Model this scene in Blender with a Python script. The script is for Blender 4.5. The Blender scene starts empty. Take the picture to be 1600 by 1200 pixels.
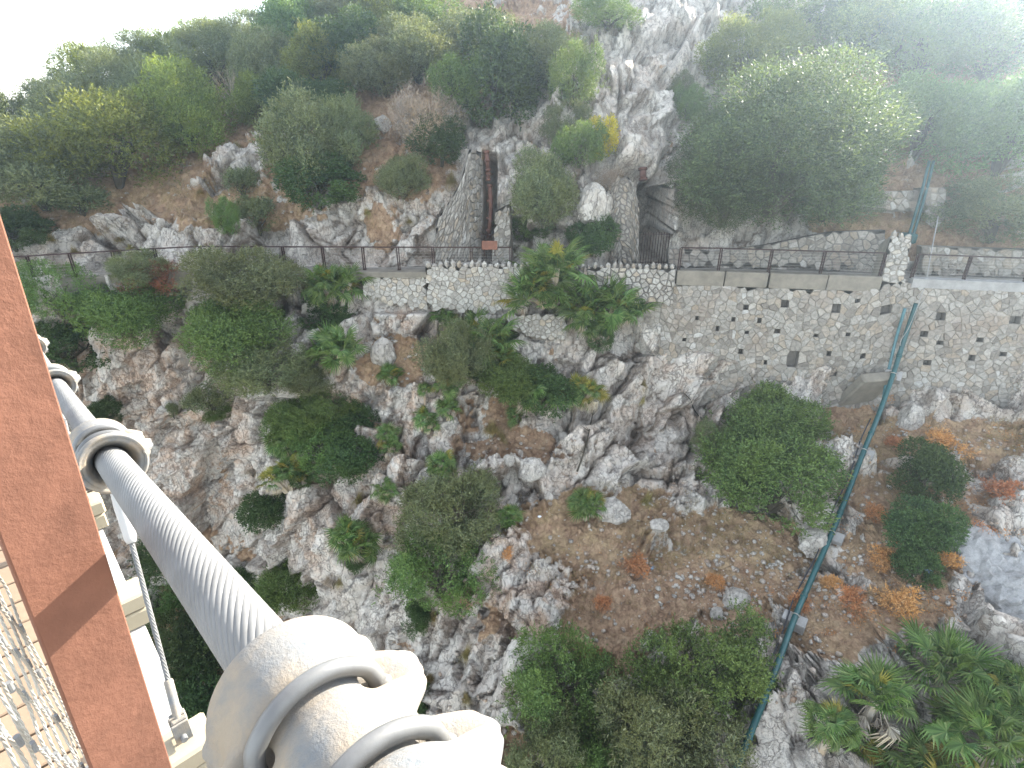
import bpy, math, random, time
import numpy as np
from mathutils import Vector, Matrix
from mathutils.bvhtree import BVHTree

T0 = time.time()
scene = bpy.context.scene
COL = scene.collection
PI = math.pi

# ------------------------------------------------------------------ camera
FPX = 900.0
PITCH = math.radians(25.5)
CP, SP = math.cos(PITCH), math.sin(PITCH)
cam_d = bpy.data.cameras.new('camera')
cam_d.sensor_width = 36.0
cam_d.lens = FPX / 1600 * 36
cam_d.clip_start = 0.02
cam_d.clip_end = 9000
cam = bpy.data.objects.new('camera', cam_d)
COL.objects.link(cam)
cam.location = (0, 0, 0)
cam.rotation_euler = (PI / 2 - PITCH, 0, 0)
scene.camera = cam

# ------------------------------------------------------------------ light
SUN_EL = math.radians(24)
SUN_AZ = math.radians(46)          # clockwise from the view direction
world = bpy.data.worlds.new('World')
scene.world = world
world.use_nodes = True
wn = world.node_tree
wn.nodes.clear()
w_out = wn.nodes.new('ShaderNodeOutputWorld')
w_bg = wn.nodes.new('ShaderNodeBackground')
w_sky = wn.nodes.new('ShaderNodeTexSky')
w_sky.sky_type = 'NISHITA'
w_sky.sun_disc = False
w_sky.sun_elevation = SUN_EL
w_sky.sun_rotation = SUN_AZ
w_sky.air_density = 1.0
w_sky.dust_density = 0.9
w_sky.ozone_density = 1.0
w_bg.inputs['Strength'].default_value = 0.15
w_hs = wn.nodes.new('ShaderNodeHueSaturation')      # sky light desaturated as a white balance, so shaded rock stays neutral
w_hs.inputs['Saturation'].default_value = 0.42
wn.links.new(w_sky.outputs[0], w_hs.inputs['Color'])
wn.links.new(w_hs.outputs[0], w_bg.inputs[0])
wn.links.new(w_bg.outputs[0], w_out.inputs[0])

sun_d = bpy.data.lights.new('sun', 'SUN')
sun_d.energy = 4.3
sun_d.angle = math.radians(0.6)
sun_d.color = (1.0, 0.93, 0.82)
sun = bpy.data.objects.new('sun', sun_d)
COL.objects.link(sun)
SUN_DIR = Vector((math.sin(SUN_AZ) * math.cos(SUN_EL), math.cos(SUN_AZ) * math.cos(SUN_EL), math.sin(SUN_EL)))
sun.rotation_euler = SUN_DIR.to_track_quat('Z', 'Y').to_euler()
sun.location = (30, 30, 40)

scene.view_settings.view_transform = 'Standard'
scene.view_settings.look = 'None'
scene.view_settings.gamma = 1
scene.view_settings.exposure = 2.55
scene.view_settings.use_curve_mapping = False
scene.render.engine = 'CYCLES'
scene.cycles.max_bounces = 7
scene.cycles.diffuse_bounces = 4
scene.cycles.transmission_bounces = 4
scene.cycles.transparent_max_bounces = 8
scene.cycles.volume_bounces = 0

# ------------------------------------------------------------------ helpers
def U(px, py, Y):
    """point seen at photo pixel (px,py) that lies at world depth Y"""
    x, yc = (px - 800) / FPX, (600 - py) / FPX
    wy = CP + yc * SP
    k = Y / wy
    return Vector((x * k, Y, (-SP + yc * CP) * k))

def ray(px, py):
    x, yc = (px - 800) / FPX, (600 - py) / FPX
    return Vector((x, CP + yc * SP, -SP + yc * CP)).normalized()

def proj(P):
    x, y, z = P[0], P[1], P[2]
    d = y * CP - z * SP
    return 800 + FPX * x / d, 600 - FPX * (y * SP + z * CP) / d, d

def tag(o, label=None, cat=None, group=None, kind=None):
    if label: o['label'] = label
    if cat: o['category'] = cat
    if group: o['group'] = group
    if kind: o['kind'] = kind
    return o

def link(o, parent=None):
    COL.objects.link(o)
    if parent is not None: o.parent = parent
    return o

def empty(name, loc=(0, 0, 0), rotz=0, **kw):
    o = bpy.data.objects.new(name, None)
    o.empty_display_size = 0.1
    o.location = loc
    o.rotation_euler = (0, 0, rotz)
    link(o)
    return tag(o, **kw)

def mesh_np(name, verts, faces, mat=None, smooth=False, attrs=None):
    verts = np.asarray(verts, dtype=np.float32).reshape(-1, 3)
    faces = np.asarray(faces, dtype=np.int32)
    k = faces.shape[1]
    me = bpy.data.meshes.new(name)
    me.vertices.add(len(verts)); me.vertices.foreach_set('co', verts.ravel())
    me.loops.add(faces.size); me.loops.foreach_set('vertex_index', faces.ravel())
    me.polygons.add(len(faces))
    me.polygons.foreach_set('loop_start', np.arange(0, faces.size, k, dtype=np.int32))
    me.polygons.foreach_set('loop_total', np.full(len(faces), k, dtype=np.int32))
    if smooth: me.polygons.foreach_set('use_smooth', np.ones(len(faces), dtype=bool))
    if attrs:
        for an, av in attrs.items():
            a = me.attributes.new(an, 'FLOAT', 'POINT'); a.data.foreach_set('value', np.asarray(av, dtype=np.float32).ravel())
    me.update(calc_edges=True)
    if mat: me.materials.append(mat)
    return me

class MB:
    """collects simple shapes, builds ONE mesh"""
    def __init__(s): s.v = []; s.f = []
    def add(s, vs, fs):
        n = len(s.v); s.v += [tuple(v) for v in vs]; s.f += [tuple(i + n for i in f) for f in fs]; return s
    def box(s, c, sz, X=(1, 0, 0), Y=(0, 1, 0), Z=(0, 0, 1), bev=0.0):
        c = Vector(c); X = Vector(X); Y = Vector(Y); Z = Vector(Z)
        hx, hy, hz = sz[0] / 2, sz[1] / 2, sz[2] / 2
        if bev <= 0:
            vs = [c + X * hx * i + Y * hy * j + Z * hz * k for k in (-1, 1) for j in (-1, 1) for i in (-1, 1)]
            return s.add(vs, [(0, 2, 3, 1), (4, 5, 7, 6), (0, 1, 5, 4), (2, 6, 7, 3), (0, 4, 6, 2), (1, 3, 7, 5)])
        b = bev; ring = []
        for (zz, ins) in ((-hz, b), (-hz + b, 0), (hz - b, 0), (hz, b)):
            a, d = hx - ins, hy - ins; e = b
            ring.append([c + X * x + Y * y + Z * zz for x, y in ((-a + e, -d), (a - e, -d), (a, -d + e), (a, d - e), (a - e, d), (-a + e, d), (-a, d - e), (-a, -d + e))])
        vs = sum(ring, []); fs = [tuple(range(7, -1, -1)), tuple(range(24, 32))]
        for r in range(3):
            for i in range(8):
                j = (i + 1) % 8; fs.append((r * 8 + i, r * 8 + j, r * 8 + 8 + j, r * 8 + 8 + i))
        return s.add(vs, fs)
    def tube(s, pts, r, seg=8, cap=True):
        pts = [Vector(p) for p in pts]; rs = r if hasattr(r, '__len__') else [r] * len(pts)
        t0 = (pts[1] - pts[0]).normalized()
        up = Vector((0, 0, 1)) if abs(t0.z) < .9 else Vector((1, 0, 0))
        n = t0.cross(up).normalized(); vs = []; fs = []
        for i, p in enumerate(pts):
            t = (pts[min(i + 1, len(pts) - 1)] - pts[max(i - 1, 0)]).normalized()
            n = (n - t * n.dot(t)).normalized(); b = t.cross(n)
            for k in range(seg):
                a = 2 * PI * k / seg
                vs.append(p + (n * math.cos(a) + b * math.sin(a)) * rs[i])
        for i in range(len(pts) - 1):
            for k in range(seg):
                l = (k + 1) % seg
                fs.append((i * seg + k, i * seg + l, (i + 1) * seg + l, (i + 1) * seg + k))
        if cap:
            fs.append(tuple(range(seg - 1, -1, -1))); m = (len(pts) - 1) * seg
            fs.append(tuple(range(m, m + seg)))
        return s.add(vs, fs)
    def mesh(s, name, mat, smooth=False):
        me = bpy.data.meshes.new(name); me.from_pydata(s.v, [], s.f)
        if smooth:
            me.polygons.foreach_set('use_smooth', [len(p.vertices) <= 4 for p in me.polygons])
        me.materials.append(mat); me.update(); return me
    def build(s, name, mat, parent=None, smooth=False, **kw):
        o = bpy.data.objects.new(name, s.mesh(name, mat, smooth)); link(o, parent); return tag(o, **kw)

# ---- numpy noise
def _h(ix, iy, seed):
    n = (ix.astype(np.int64) * 374761393 + iy.astype(np.int64) * 668265263 + seed * 1442695041) & 0xffffffff
    n = ((n ^ (n >> 13)) * 1274126177) & 0xffffffff
    n = ((n ^ (n >> 15)) * 2246822519) & 0xffffffff
    n = n ^ (n >> 16)
    return (n & 0xffffff).astype(np.float32) / 16777215.0

def vnoise(x, y, seed=0):
    ix, iy = np.floor(x), np.floor(y); fx, fy = x - ix, y - iy
    fx = fx * fx * (3 - 2 * fx); fy = fy * fy * (3 - 2 * fy)
    a, b = _h(ix, iy, seed), _h(ix + 1, iy, seed); c, d = _h(ix, iy + 1, seed), _h(ix + 1, iy + 1, seed)
    return (a + (b - a) * fx) * (1 - fy) + (c + (d - c) * fx) * fy - .5

def fbm(x, y, oct=4, seed=0):
    r = 0; a = 1.0; s = 0
    for o in range(oct):
        r = r + a * vnoise(x * 2 ** o + 17.3 * o, y * 2 ** o - 9.1 * o, seed + o); s += a; a *= .5
    return r / s * 1.6

def voro(x, y, seed=0):
    """F1, F2, offset to the nearest site, three random numbers of its cell"""
    ix, iy = np.floor(x), np.floor(y)
    F1 = np.full(x.shape, 9.0, np.float32); F2 = F1.copy(); cx = np.zeros_like(F1); cy = cx.copy(); dx1 = cx.copy(); dy1 = cx.copy()
    for i in (-1, 0, 1):
        for j in (-1, 0, 1):
            gx, gy = ix + i, iy + j
            sx = gx + .1 + .8 * _h(gx, gy, seed); sy = gy + .1 + .8 * _h(gx, gy, seed + 77)
            dx, dy = x - sx, y - sy; d = np.sqrt(dx * dx + dy * dy)
            near = d < F1
            F2 = np.where(near, F1, np.minimum(F2, d)); F1 = np.where(near, d, F1)
            cx = np.where(near, gx, cx); cy = np.where(near, gy, cy); dx1 = np.where(near, dx, dx1); dy1 = np.where(near, dy, dy1)
    return F1, F2, dx1, dy1, _h(cx, cy, seed + 5), _h(cx, cy, seed + 6), _h(cx, cy, seed + 7)

# ------------------------------------------------------------------ materials
def new_mat(name):
    m = bpy.data.materials.new(name); m.use_nodes = True
    nt = m.node_tree; nt.nodes.clear()
    o = nt.nodes.new('ShaderNodeOutputMaterial'); p = nt.nodes.new('ShaderNodeBsdfPrincipled')
    nt.links.new(p.outputs[0], o.inputs['Surface'])
    return m, nt, p, o

def N(nt, t, **kw):
    n = nt.nodes.new('ShaderNode' + t)
    for k, v in kw.items(): setattr(n, k, v)
    return n

def ramp(nt, fac, stops):
    r = N(nt, 'ValToRGB'); e = r.color_ramp.elements
    while len(e) < len(stops): e.new(.5)
    for i, (p, c) in enumerate(stops):
        e[i].position = p; e[i].color = (c[0], c[1], c[2], 1) if hasattr(c, '__len__') else (c, c, c, 1)
    nt.links.new(fac, r.inputs[0]); return r.outputs[0]

def noise(nt, scale, detail=4, rough=.6, vec=None, dist=0):
    n = N(nt, 'TexNoise'); n.inputs['Scale'].default_value = scale; n.inputs['Detail'].default_value = detail
    n.inputs['Roughness'].default_value = rough; n.inputs['Distortion'].default_value = dist
    if vec is not None: nt.links.new(vec, n.inputs['Vector'])
    return n.outputs[0]

def mix(nt, f, a, b, mode='MIX'):
    m = N(nt, 'MixRGB', blend_type=mode)
    for i, v in enumerate((f, a, b)):
        if hasattr(v, 'is_linked') or hasattr(v, 'links'): nt.links.new(v, m.inputs[i])
        elif i == 0: m.inputs[0].default_value = v
        else: m.inputs[i].default_value = (v[0], v[1], v[2], 1)
    return m.outputs[0]

def math_(nt, op, a, b=None):
    m = N(nt, 'Math', operation=op)
    for i, v in enumerate((a, b)):
        if v is None: continue
        if hasattr(v, 'links'): nt.links.new(v, m.inputs[i])
        else: m.inputs[i].default_value = v
    return m.outputs[0]

def bump(nt, p, h, strength, dist, prev=None):
    b = N(nt, 'Bump'); b.inputs['Strength'].default_value = strength; b.inputs['Distance'].default_value = dist
    nt.links.new(h, b.inputs['Height'])
    if prev is not None: nt.links.new(prev, b.inputs['Normal'])
    nt.links.new(b.outputs[0], p.inputs['Normal']); return b.outputs[0]

def rnd(nt):
    """per piece random: object random plus island random, wrapped"""
    oi = N(nt, 'ObjectInfo'); g = N(nt, 'NewGeometry')
    return math_(nt, 'FRACT', math_(nt, 'ADD', oi.outputs['Random'], g.outputs['Random Per Island']))

def mat_terrain():
    m, nt, p, o = new_mat('limestone_and_soil')
    tc = N(nt, 'TexCoord').outputs['Object']
    mp = N(nt, 'Mapping'); nt.links.new(tc, mp.inputs[0]); mp.inputs['Rotation'].default_value = (.5, .6, .3); mp.inputs['Scale'].default_value = (1.7, 1.7, .6)
    v1 = mp.outputs[0]
    big = noise(nt, .35, 5, .6, tc); mid = noise(nt, 1.6, 6, .65, v1, .6); fin = noise(nt, 9, 8, .75, tc, .4); vf = noise(nt, 38, 5, .8, tc)
    rock = ramp(nt, mid, [(.26, (.40, .355, .30)), (.38, (.53, .48, .415)), (.52, (.63, .58, .505)), (.75, (.69, .64, .56))])
    och = ramp(nt, noise(nt, .55, 6, .65, tc, 1.2), [(.44, 0), (.60, 1)])
    att = N(nt, 'Attribute', attribute_name='warm')
    rock = mix(nt, math_(nt, 'MULTIPLY', och, att.outputs['Fac']), rock, ramp(nt, fin, [(.35, (.33, .20, .13)), (.55, (.56, .42, .31)), (.75, (.66, .56, .45))]))
    rock = mix(nt, .85, rock, ramp(nt, fin, [(.30, .6), (.43, .94), (.60, 1.0)]), 'MULTIPLY')
    li = ramp(nt, noise(nt, 3.1, 7, .7, tc, .3), [(.54, 0), (.63, 1)])
    rock = mix(nt, math_(nt, 'MULTIPLY', li, .42), rock, (.22, .21, .20))
    # fine dark brown fissure lines
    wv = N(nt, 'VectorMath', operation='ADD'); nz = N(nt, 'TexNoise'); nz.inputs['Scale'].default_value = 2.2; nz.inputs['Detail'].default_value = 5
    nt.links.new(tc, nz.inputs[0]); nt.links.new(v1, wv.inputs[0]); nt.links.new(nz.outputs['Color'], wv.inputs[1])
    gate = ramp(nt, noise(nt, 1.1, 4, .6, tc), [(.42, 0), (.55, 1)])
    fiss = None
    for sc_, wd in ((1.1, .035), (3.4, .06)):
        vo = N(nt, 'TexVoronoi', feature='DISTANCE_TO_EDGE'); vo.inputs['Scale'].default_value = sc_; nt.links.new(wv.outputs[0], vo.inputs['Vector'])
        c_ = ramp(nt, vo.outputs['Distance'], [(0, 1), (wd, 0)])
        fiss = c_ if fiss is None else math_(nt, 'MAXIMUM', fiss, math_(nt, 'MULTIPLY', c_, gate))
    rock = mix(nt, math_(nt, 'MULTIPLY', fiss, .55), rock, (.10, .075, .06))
    # darker brown along the relief's grooves and sunken blocks, broken up by noise
    ja = N(nt, 'Attribute', attribute_name='joint')
    jf = math_(nt, 'MULTIPLY', ja.outputs['Fac'], ramp(nt, noise(nt, 2.2, 4, .6, tc), [(.35, .25), (.6, 1)]))
    rock = mix(nt, math_(nt, 'MULTIPLY', jf, .75), rock, (.19, .13, .09))
    soil = ramp(nt, noise(nt, 2.4, 8, .75, tc), [(.3, (.19, .11, .065)), (.45, (.33, .21, .13)), (.58, (.45, .305, .19)), (.72, (.55, .41, .27))])
    sa = N(nt, 'Attribute', attribute_name='straw')
    sf = math_(nt, 'MULTIPLY', sa.outputs['Fac'], ramp(nt, noise(nt, 1.3, 7, .7, tc, .5), [(.42, 0), (.6, 1)]))
    soil = mix(nt, sf, soil, ramp(nt, vf, [(.35, (.33, .21, .11)), (.6, (.52, .39, .23))]))
    soil = mix(nt, .6, soil, ramp(nt, vf, [(.3, .55), (.55, 1.0)]), 'MULTIPLY')
    at = N(nt, 'Attribute', attribute_name='soil')
    f = math_(nt, 'ADD', at.outputs['Fac'], math_(nt, 'MULTIPLY', math_(nt, 'SUBTRACT', fin, .5), .9))
    f = ramp(nt, f, [(.42, 0), (.58, 1)])
    col = mix(nt, f, rock, soil)
    nt.links.new(col, p.inputs['Base Color']); p.inputs['Roughness'].default_value = .92; p.inputs['Specular IOR Level'].default_value = .2
    b = bump(nt, p, math_(nt, 'SUBTRACT', 1.0, fiss), .9, .06)
    b = bump(nt, p, fin, .8, .12, b)
    bump(nt, p, vf, .7, .035, b)
    return m

def mat_stone(name, stops, bumpd=.02, rough=.9):
    m, nt, p, o = new_mat(name)
    tc = N(nt, 'TexCoord').outputs['Object']
    c = ramp(nt, rnd(nt), stops)
    fin = noise(nt, 7, 7, .7, tc); st = noise(nt, .5, 5, .6, tc)
    c = mix(nt, .9, c, ramp(nt, fin, [(.3, .45), (.5, .9), (.66, 1.1)]), 'MULTIPLY')
    f2 = noise(nt, 30, 4, .75, tc); c = mix(nt, .5, c, ramp(nt, f2, [(.35, .6), (.6, 1.05)]), 'MULTIPLY')
    c = mix(nt, ramp(nt, st, [(.5, 0), (.68, .6)]), c, (.22, .17, .13))
    nt.links.new(c, p.inputs['Base Color']); p.inputs['Roughness'].default_value = rough; p.inputs['Specular IOR Level'].default_value = .2
    bump(nt, p, fin, .7, bumpd)
    return m

def mat_plain(name, col, rough=.6, metal=0, var=.15, scale=6, bs=.2, bd=.004, col2=None, spec=.4, det=5):
    m, nt, p, o = new_mat(name)
    tc = N(nt, 'TexCoord').outputs['Object']
    n = noise(nt, scale, det, .65, tc)
    c2 = col2 or tuple(x * (1 - var) for x in col)
    c = ramp(nt, n, [(.35, c2), (.62, col)])
    nt.links.new(c, p.inputs['Base Color']); p.inputs['Roughness'].default_value = rough; p.inputs['Metallic'].default_value = metal
    p.inputs['Specular IOR Level'].default_value = spec
    n2 = noise(nt, scale * 12, 4, .7, tc); bump(nt, p, n2, bs, bd)
    return m

def mat_leaf(name, dark, lite, tip=None, trans=.30, rough=.55):
    m, nt, p, o = new_mat(name)
    g = N(nt, 'NewGeometry'); oi = N(nt, 'ObjectInfo'); tc = N(nt, 'TexCoord').outputs['Object']
    c = ramp(nt, g.outputs['Random Per Island'], [(0, dark), (.75, lite), (1, tip or lite)])
    n = noise(nt, 1.1, 3, .6, tc)
    c = mix(nt, ramp(nt, n, [(.38, 0), (.62, .6)]), c, tuple(.5 * (a + b) * k for a, b, k in zip(dark, lite, (1.35, 1.12, .7))))
    hs = N(nt, 'HueSaturation'); nt.links.new(c, hs.inputs['Color'])
    nt.links.new(math_(nt, 'ADD', math_(nt, 'MULTIPLY', oi.outputs['Random'], .03), .485), hs.inputs['Hue'])
    nt.links.new(math_(nt, 'ADD', math_(nt, 'MULTIPLY', oi.outputs['Random'], .35), .82), hs.inputs['Value'])
    nt.links.new(hs.outputs[0], p.inputs['Base Color']); p.inputs['Roughness'].default_value = rough; p.inputs['Specular IOR Level'].default_value = .3
    t = N(nt, 'BsdfTranslucent'); tcol = mix(nt, 1, hs.outputs[0], (1.25, 1.2, .55), 'MULTIPLY'); nt.links.new(tcol, t.inputs[0])
    ms = N(nt, 'MixShader'); ms.inputs[0].default_value = trans
    nt.links.new(p.outputs[0], ms.inputs[1]); nt.links.new(t.outputs[0], ms.inputs[2]); nt.links.new(ms.outputs[0], o.inputs['Surface'])
    return m

M = {}
M['terrain'] = mat_terrain()
M['wallstone'] = mat_stone('rubble_stone', [(0, (.20, .175, .145)), (.3, (.29, .265, .225)), (.6, (.35, .325, .28)), (.85, (.31, .255, .19)), (1, (.43, .41, .37))])
M['pale_stone'] = mat_stone('pale_rubble_stone', [(0, (.30, .275, .235)), (.4, (.40, .375, .325)), (.8, (.47, .445, .39)), (1, (.40, .33, .24))])
M['mortar'] = mat_plain('lime_mortar', (.27, .24, .195), .95, 0, .35, 1.5, .6, .02, spec=.1)
M['dark_mortar'] = mat_plain('weathered_mortar', (.20, .18, .155), .95, 0, .35, 1.5, .6, .02, spec=.1)
M['boulder'] = mat_stone('boulder_limestone', [(0, (.42, .41, .39)), (1, (.60, .585, .56))], .06)
M['grey_boulder'] = mat_stone('grey_weathered_limestone', [(0, (.27, .265, .26)), (1, (.34, .335, .32))], .12)
M['concrete'] = mat_plain('old_concrete', (.22, .195, .155), .9, 0, .3, 1.8, .4, .01, spec=.2)
M['pale_concrete'] = mat_plain('pale_concrete', (.31, .30, .28), .85, 0, .25, 2.5, .3, .006, spec=.2)
M['path'] = mat_plain('path_paving', (.26, .235, .20), .95, 0, .35, 2.0, .4, .01, spec=.2)
M['corten'] = mat_plain('corten_steel', (.19, .086, .055), .85, 0, .38, 4, .9, .0022, spec=.25, det=8)
M['rust_dark'] = mat_plain('dark_rusty_steel', (.050, .026, .021), .8, 0, .35, 8, .4, .003, spec=.25)
M['wire'] = mat_plain('steel_wire', (.38, .355, .31), .5, .3, .1, 20)
M['galv'] = mat_plain('galvanised_wire_strand', (.185, .185, .18), .75, .1, .25, 6, .4, .0006, spec=.25)
M['cast'] = mat_plain('cast_steel', (.26, .215, .16), .75, .05, .3, 13, .9, .0015, col2=(.13, .145, .155), spec=.4, det=8)
M['bolt'] = mat_plain('galvanised_bolt_steel', (.17, .17, .165), .5, .4, .25, 10, .3, .0008, spec=.5)
M['cast_in'] = mat_plain('cast_steel_bore', (.62, .57, .50), .75, .1, .2, 13, .5, .001)
M['white'] = mat_plain('white_painted_steel', (.42, .41, .39), .55, 0, .06, 5, .1, .001)
M['cream'] = mat_plain('cream_composite', (.33, .285, .20), .7, 0, .08, 6, .25, .001)
M['plank'] = mat_plain('pale_timber', (.24, .17, .112), .75, 0, .18, 9, .4, .001)
M['pipe'] = mat_plain('green_plastic_pipe', (.012, .075, .075), .45, 0, .35, 3, .1, .002, spec=.5)
M['pipe_blue'] = mat_plain('blue_green_plastic_pipe', (.06, .16, .175), .45, 0, .25, 3, .1, .002, spec=.5)
M['hose'] = mat_plain('black_rubber_hose', (.035, .035, .04), .6, 0, .2, 5, .1, .002)
M['rustpipe'] = mat_plain('rusted_iron_pipe', (.13, .062, .045), .8, 0, .45, 5, .5, .005, spec=.25)
M['bark'] = mat_plain('grey_bark', (.085, .072, .052), .95, 0, .4, 8, .6, .01, spec=.1)
M['drytwig'] = mat_leaf('dry_grey_twigs', (.17, .135, .11), (.32, .27, .22), trans=.05, rough=.9)
M['litter_blue'] = mat_plain('faded_blue_plastic', (.35, .48, .62), .4, 0, .3, 8)
M['litter_white'] = mat_plain('crumpled_white_plastic', (.75, .76, .78), .4, 0, .1, 8)
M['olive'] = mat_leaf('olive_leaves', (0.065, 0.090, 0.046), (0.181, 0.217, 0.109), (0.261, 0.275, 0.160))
M['olive_lit'] = mat_leaf('sunlit_olive_leaves', (.06, .085, .02), (.20, .26, .065), (.31, .33, .10), trans=.42)  # lit copy of the olive leaves: yellow sunlight put into the colour
M['green'] = mat_leaf('green_leaves', (0.049, 0.095, 0.031), (0.140, 0.217, 0.063), (0.196, 0.266, 0.098))
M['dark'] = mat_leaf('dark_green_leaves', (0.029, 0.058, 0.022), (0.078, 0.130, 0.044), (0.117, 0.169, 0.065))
M['palm'] = mat_leaf('fan_palm_leaves', (0.047, 0.095, 0.027), (0.128, 0.209, 0.061), (0.216, 0.257, 0.095), trans=.25, rough=.45)
M['palm_yellow'] = mat_leaf('yellowing_fan_palm_leaves', (.14, .15, .03), (.28, .25, .06), trans=.25, rough=.45)
M['palm_dead'] = mat_leaf('dead_fan_palm_leaves', (.20, .17, .14), (.42, .38, .33), trans=.1, rough=.9)
M['yellow_flower'] = mat_leaf('bright_yellow_flowers', (.20, .22, .03), (.62, .52, .05), trans=.3)
M['tuft'] = mat_leaf('straw_green_grass_blades', (.14, .12, .045), (.34, .29, .13), trans=.2, rough=.8)
M['orange'] = mat_leaf('orange_dry_leaves', (.28, .13, .06), (.58, .32, .16), trans=.2, rough=.9)
M['redbrown'] = mat_leaf('red_brown_leaves', (.13, .055, .035), (.26, .12, .08), trans=.2, rough=.9)
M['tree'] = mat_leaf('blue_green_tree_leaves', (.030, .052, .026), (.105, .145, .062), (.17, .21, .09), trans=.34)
M['petiole'] = mat_plain('palm_petiole', (.12, .15, .06), .7)

# ------------------------------------------------------------------ terrain
PATH_Z = -7.2          # tops of the path's edge walls
LEDGE_Z = -7.62        # the ground of the path itself
def path_edge(X):
    return np.interp(X, [-60, -30, -21.8, -15.4, -5, 9, 17, 22.5, 32, 60], [19, 23.6, 26.1, 28.1, 27.9, 27.8, 26.7, 25.7, 24.5, 21])

LOW = [  # px, py, depth: rock face under the path
    (0, 560, 26.5), (-300, 560, 24), (100, 600, 27), (250, 480, 27.8), (250, 650, 26.5), (330, 560, 26.6), (400, 700, 24.6), (250, 800, 26.3), (60, 750, 28), (-300, 800, 27),
    (250, 900, 27.5), (330, 960, 26), (100, 950, 29), (440, 900, 24), (470, 1000, 22.5), (300, 1100, 23.5), (300, 1250, 19), (100, 1200, 24), (-300, 1200, 24), (540, 900, 20), (540, 780, 22), (520, 640, 24.8), (500, 520, 26.6),
    (560, 1000, 18.8), (640, 1060, 16.8), (600, 1200, 15.5), (700, 1200, 13.4), (700, 960, 17.6), (650, 700, 23.4), (650, 560, 26), (800, 480, 27.5), (800, 600, 25.8), (800, 700, 23.6), (800, 780, 21.2), (820, 880, 18.6), (820, 1000, 16.2), (900, 1200, 12.6), (1050, 1200, 12.0),
    (1000, 500, 27.4), (1000, 620, 25.6), (1000, 740, 23.2), (1000, 820, 20.4), (1000, 950, 17), (1050, 1060, 14.6), (1200, 480, 27.6), (1200, 600, 26.8), (1180, 720, 23.8), (1180, 860, 18.8), (1220, 980, 15.6), (1200, 1120, 12.8), (1250, 1250, 10.4),
    (1330, 480, 27.3), (1330, 600, 26.4), (1340, 700, 23.2), (1330, 820, 19.2), (1330, 950, 15.6), (1500, 480, 26.2), (1500, 600, 25.2), (1500, 680, 23), (1500, 780, 19.6), (1500, 900, 16.2), (1420, 1060, 12.6), (1400, 1180, 10.8), (1560, 1000, 13.6), (1600, 1150, 10.8), (1650, 1300, 9),
    (1700, 480, 25), (1700, 620, 24), (1700, 760, 20), (1700, 900, 16), (2000, 600, 23), (2000, 900, 15), (2000, 1200, 10.5)]
UPP = [  # hillside above the path
    (0, 380, 29.2), (0, 330, 31), (0, 260, 34.5), (0, 200, 39), (-300, 300, 31), (-300, 230, 36), (150, 380, 30.8), (150, 300, 33), (150, 220, 37.5), (150, 160, 42), (320, 360, 31), (320, 260, 34), (320, 180, 38.5), (320, 110, 45),
    (500, 380, 30.6), (500, 300, 32.2), (500, 200, 36), (500, 100, 42), (500, 40, 49), (650, 380, 30.4), (650, 300, 31.6), (650, 200, 34.5), (650, 100, 40), (650, 0, 50), (800, 380, 31), (800, 300, 31.6), (800, 200, 34), (800, 100, 40), (800, 0, 49),
    (930, 380, 30.4), (930, 300, 31), (980, 200, 33.4), (980, 90, 37), (980, 0, 44), (1100, 380, 31), (1100, 300, 32.5), (1100, 150, 38), (1100, 0, 45), (1250, 380, 31), (1250, 300, 32.6), (1250, 150, 39), (1250, 0, 47),
    (1400, 380, 30), (1400, 300, 32), (1400, 150, 38), (1400, 0, 46), (1600, 400, 28.5), (1600, 300, 31), (1600, 150, 36.5), (1600, 0, 44), (1900, 350, 29), (1900, 150, 35), (1900, 0, 42)]

def rbf(pts, vals, lin_reg=0.02):
    n = len(pts); P = np.asarray(pts, float)
    d = np.linalg.norm(P[:, None] - P[None], axis=2); K = d  # biharmonic in 3D / linear kernel: stays tame
    A = np.zeros((n + 3, n + 3)); A[:n, :n] = K - np.eye(n) * lin_reg; A[:n, n] = 1; A[:n, n + 1:] = P; A[n, :n] = 1; A[n + 1:, :n] = P.T
    w = np.linalg.solve(A, np.concatenate([vals, [0, 0, 0]]))
    def f(X, Z):
        X, Z = np.broadcast_arrays(X, Z); out = w[n] + w[n + 1] * X + w[n + 2] * Z
        for i in range(n): out = out + w[i] * np.sqrt((X - P[i, 0]) ** 2 + (Z - P[i, 1]) ** 2)
        return out
    return f

def fit(table, edge_off):
    pts, val = [], []
    for px, py, Y in table:
        p = U(px, py, Y); pts.append((p.x, p.z)); val.append(Y - float(path_edge(p.x)))
    for x in np.linspace(-45, 45, 19): pts.append((x, LEDGE_Z)); val.append(edge_off)
    return rbf(pts, np.array(val, float))
f_low, f_up = fit(LOW, 0.0), fit(UPP, 2.5)

CREST_X = [-80, -45, -33, -28, -23.4, -19, -14, -5, 8, 25, 50, 80]
CREST_Z = [-7, -3.2, -.9, .8, 3.0, 5.6, 8.6, 10.5, 12.5, 14.5, 15, 13]
def crest(X): return np.interp(X, CREST_X, CREST_Z)

nx, nlow, nup, nback = 920, 530, 230, 14
xs = np.concatenate([np.linspace(-75, -34, 34, endpoint=False), np.linspace(-34, -24, 90, endpoint=False), np.linspace(-24, 24, nx - 200, endpoint=False), np.linspace(24, 80, 76)])
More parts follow.
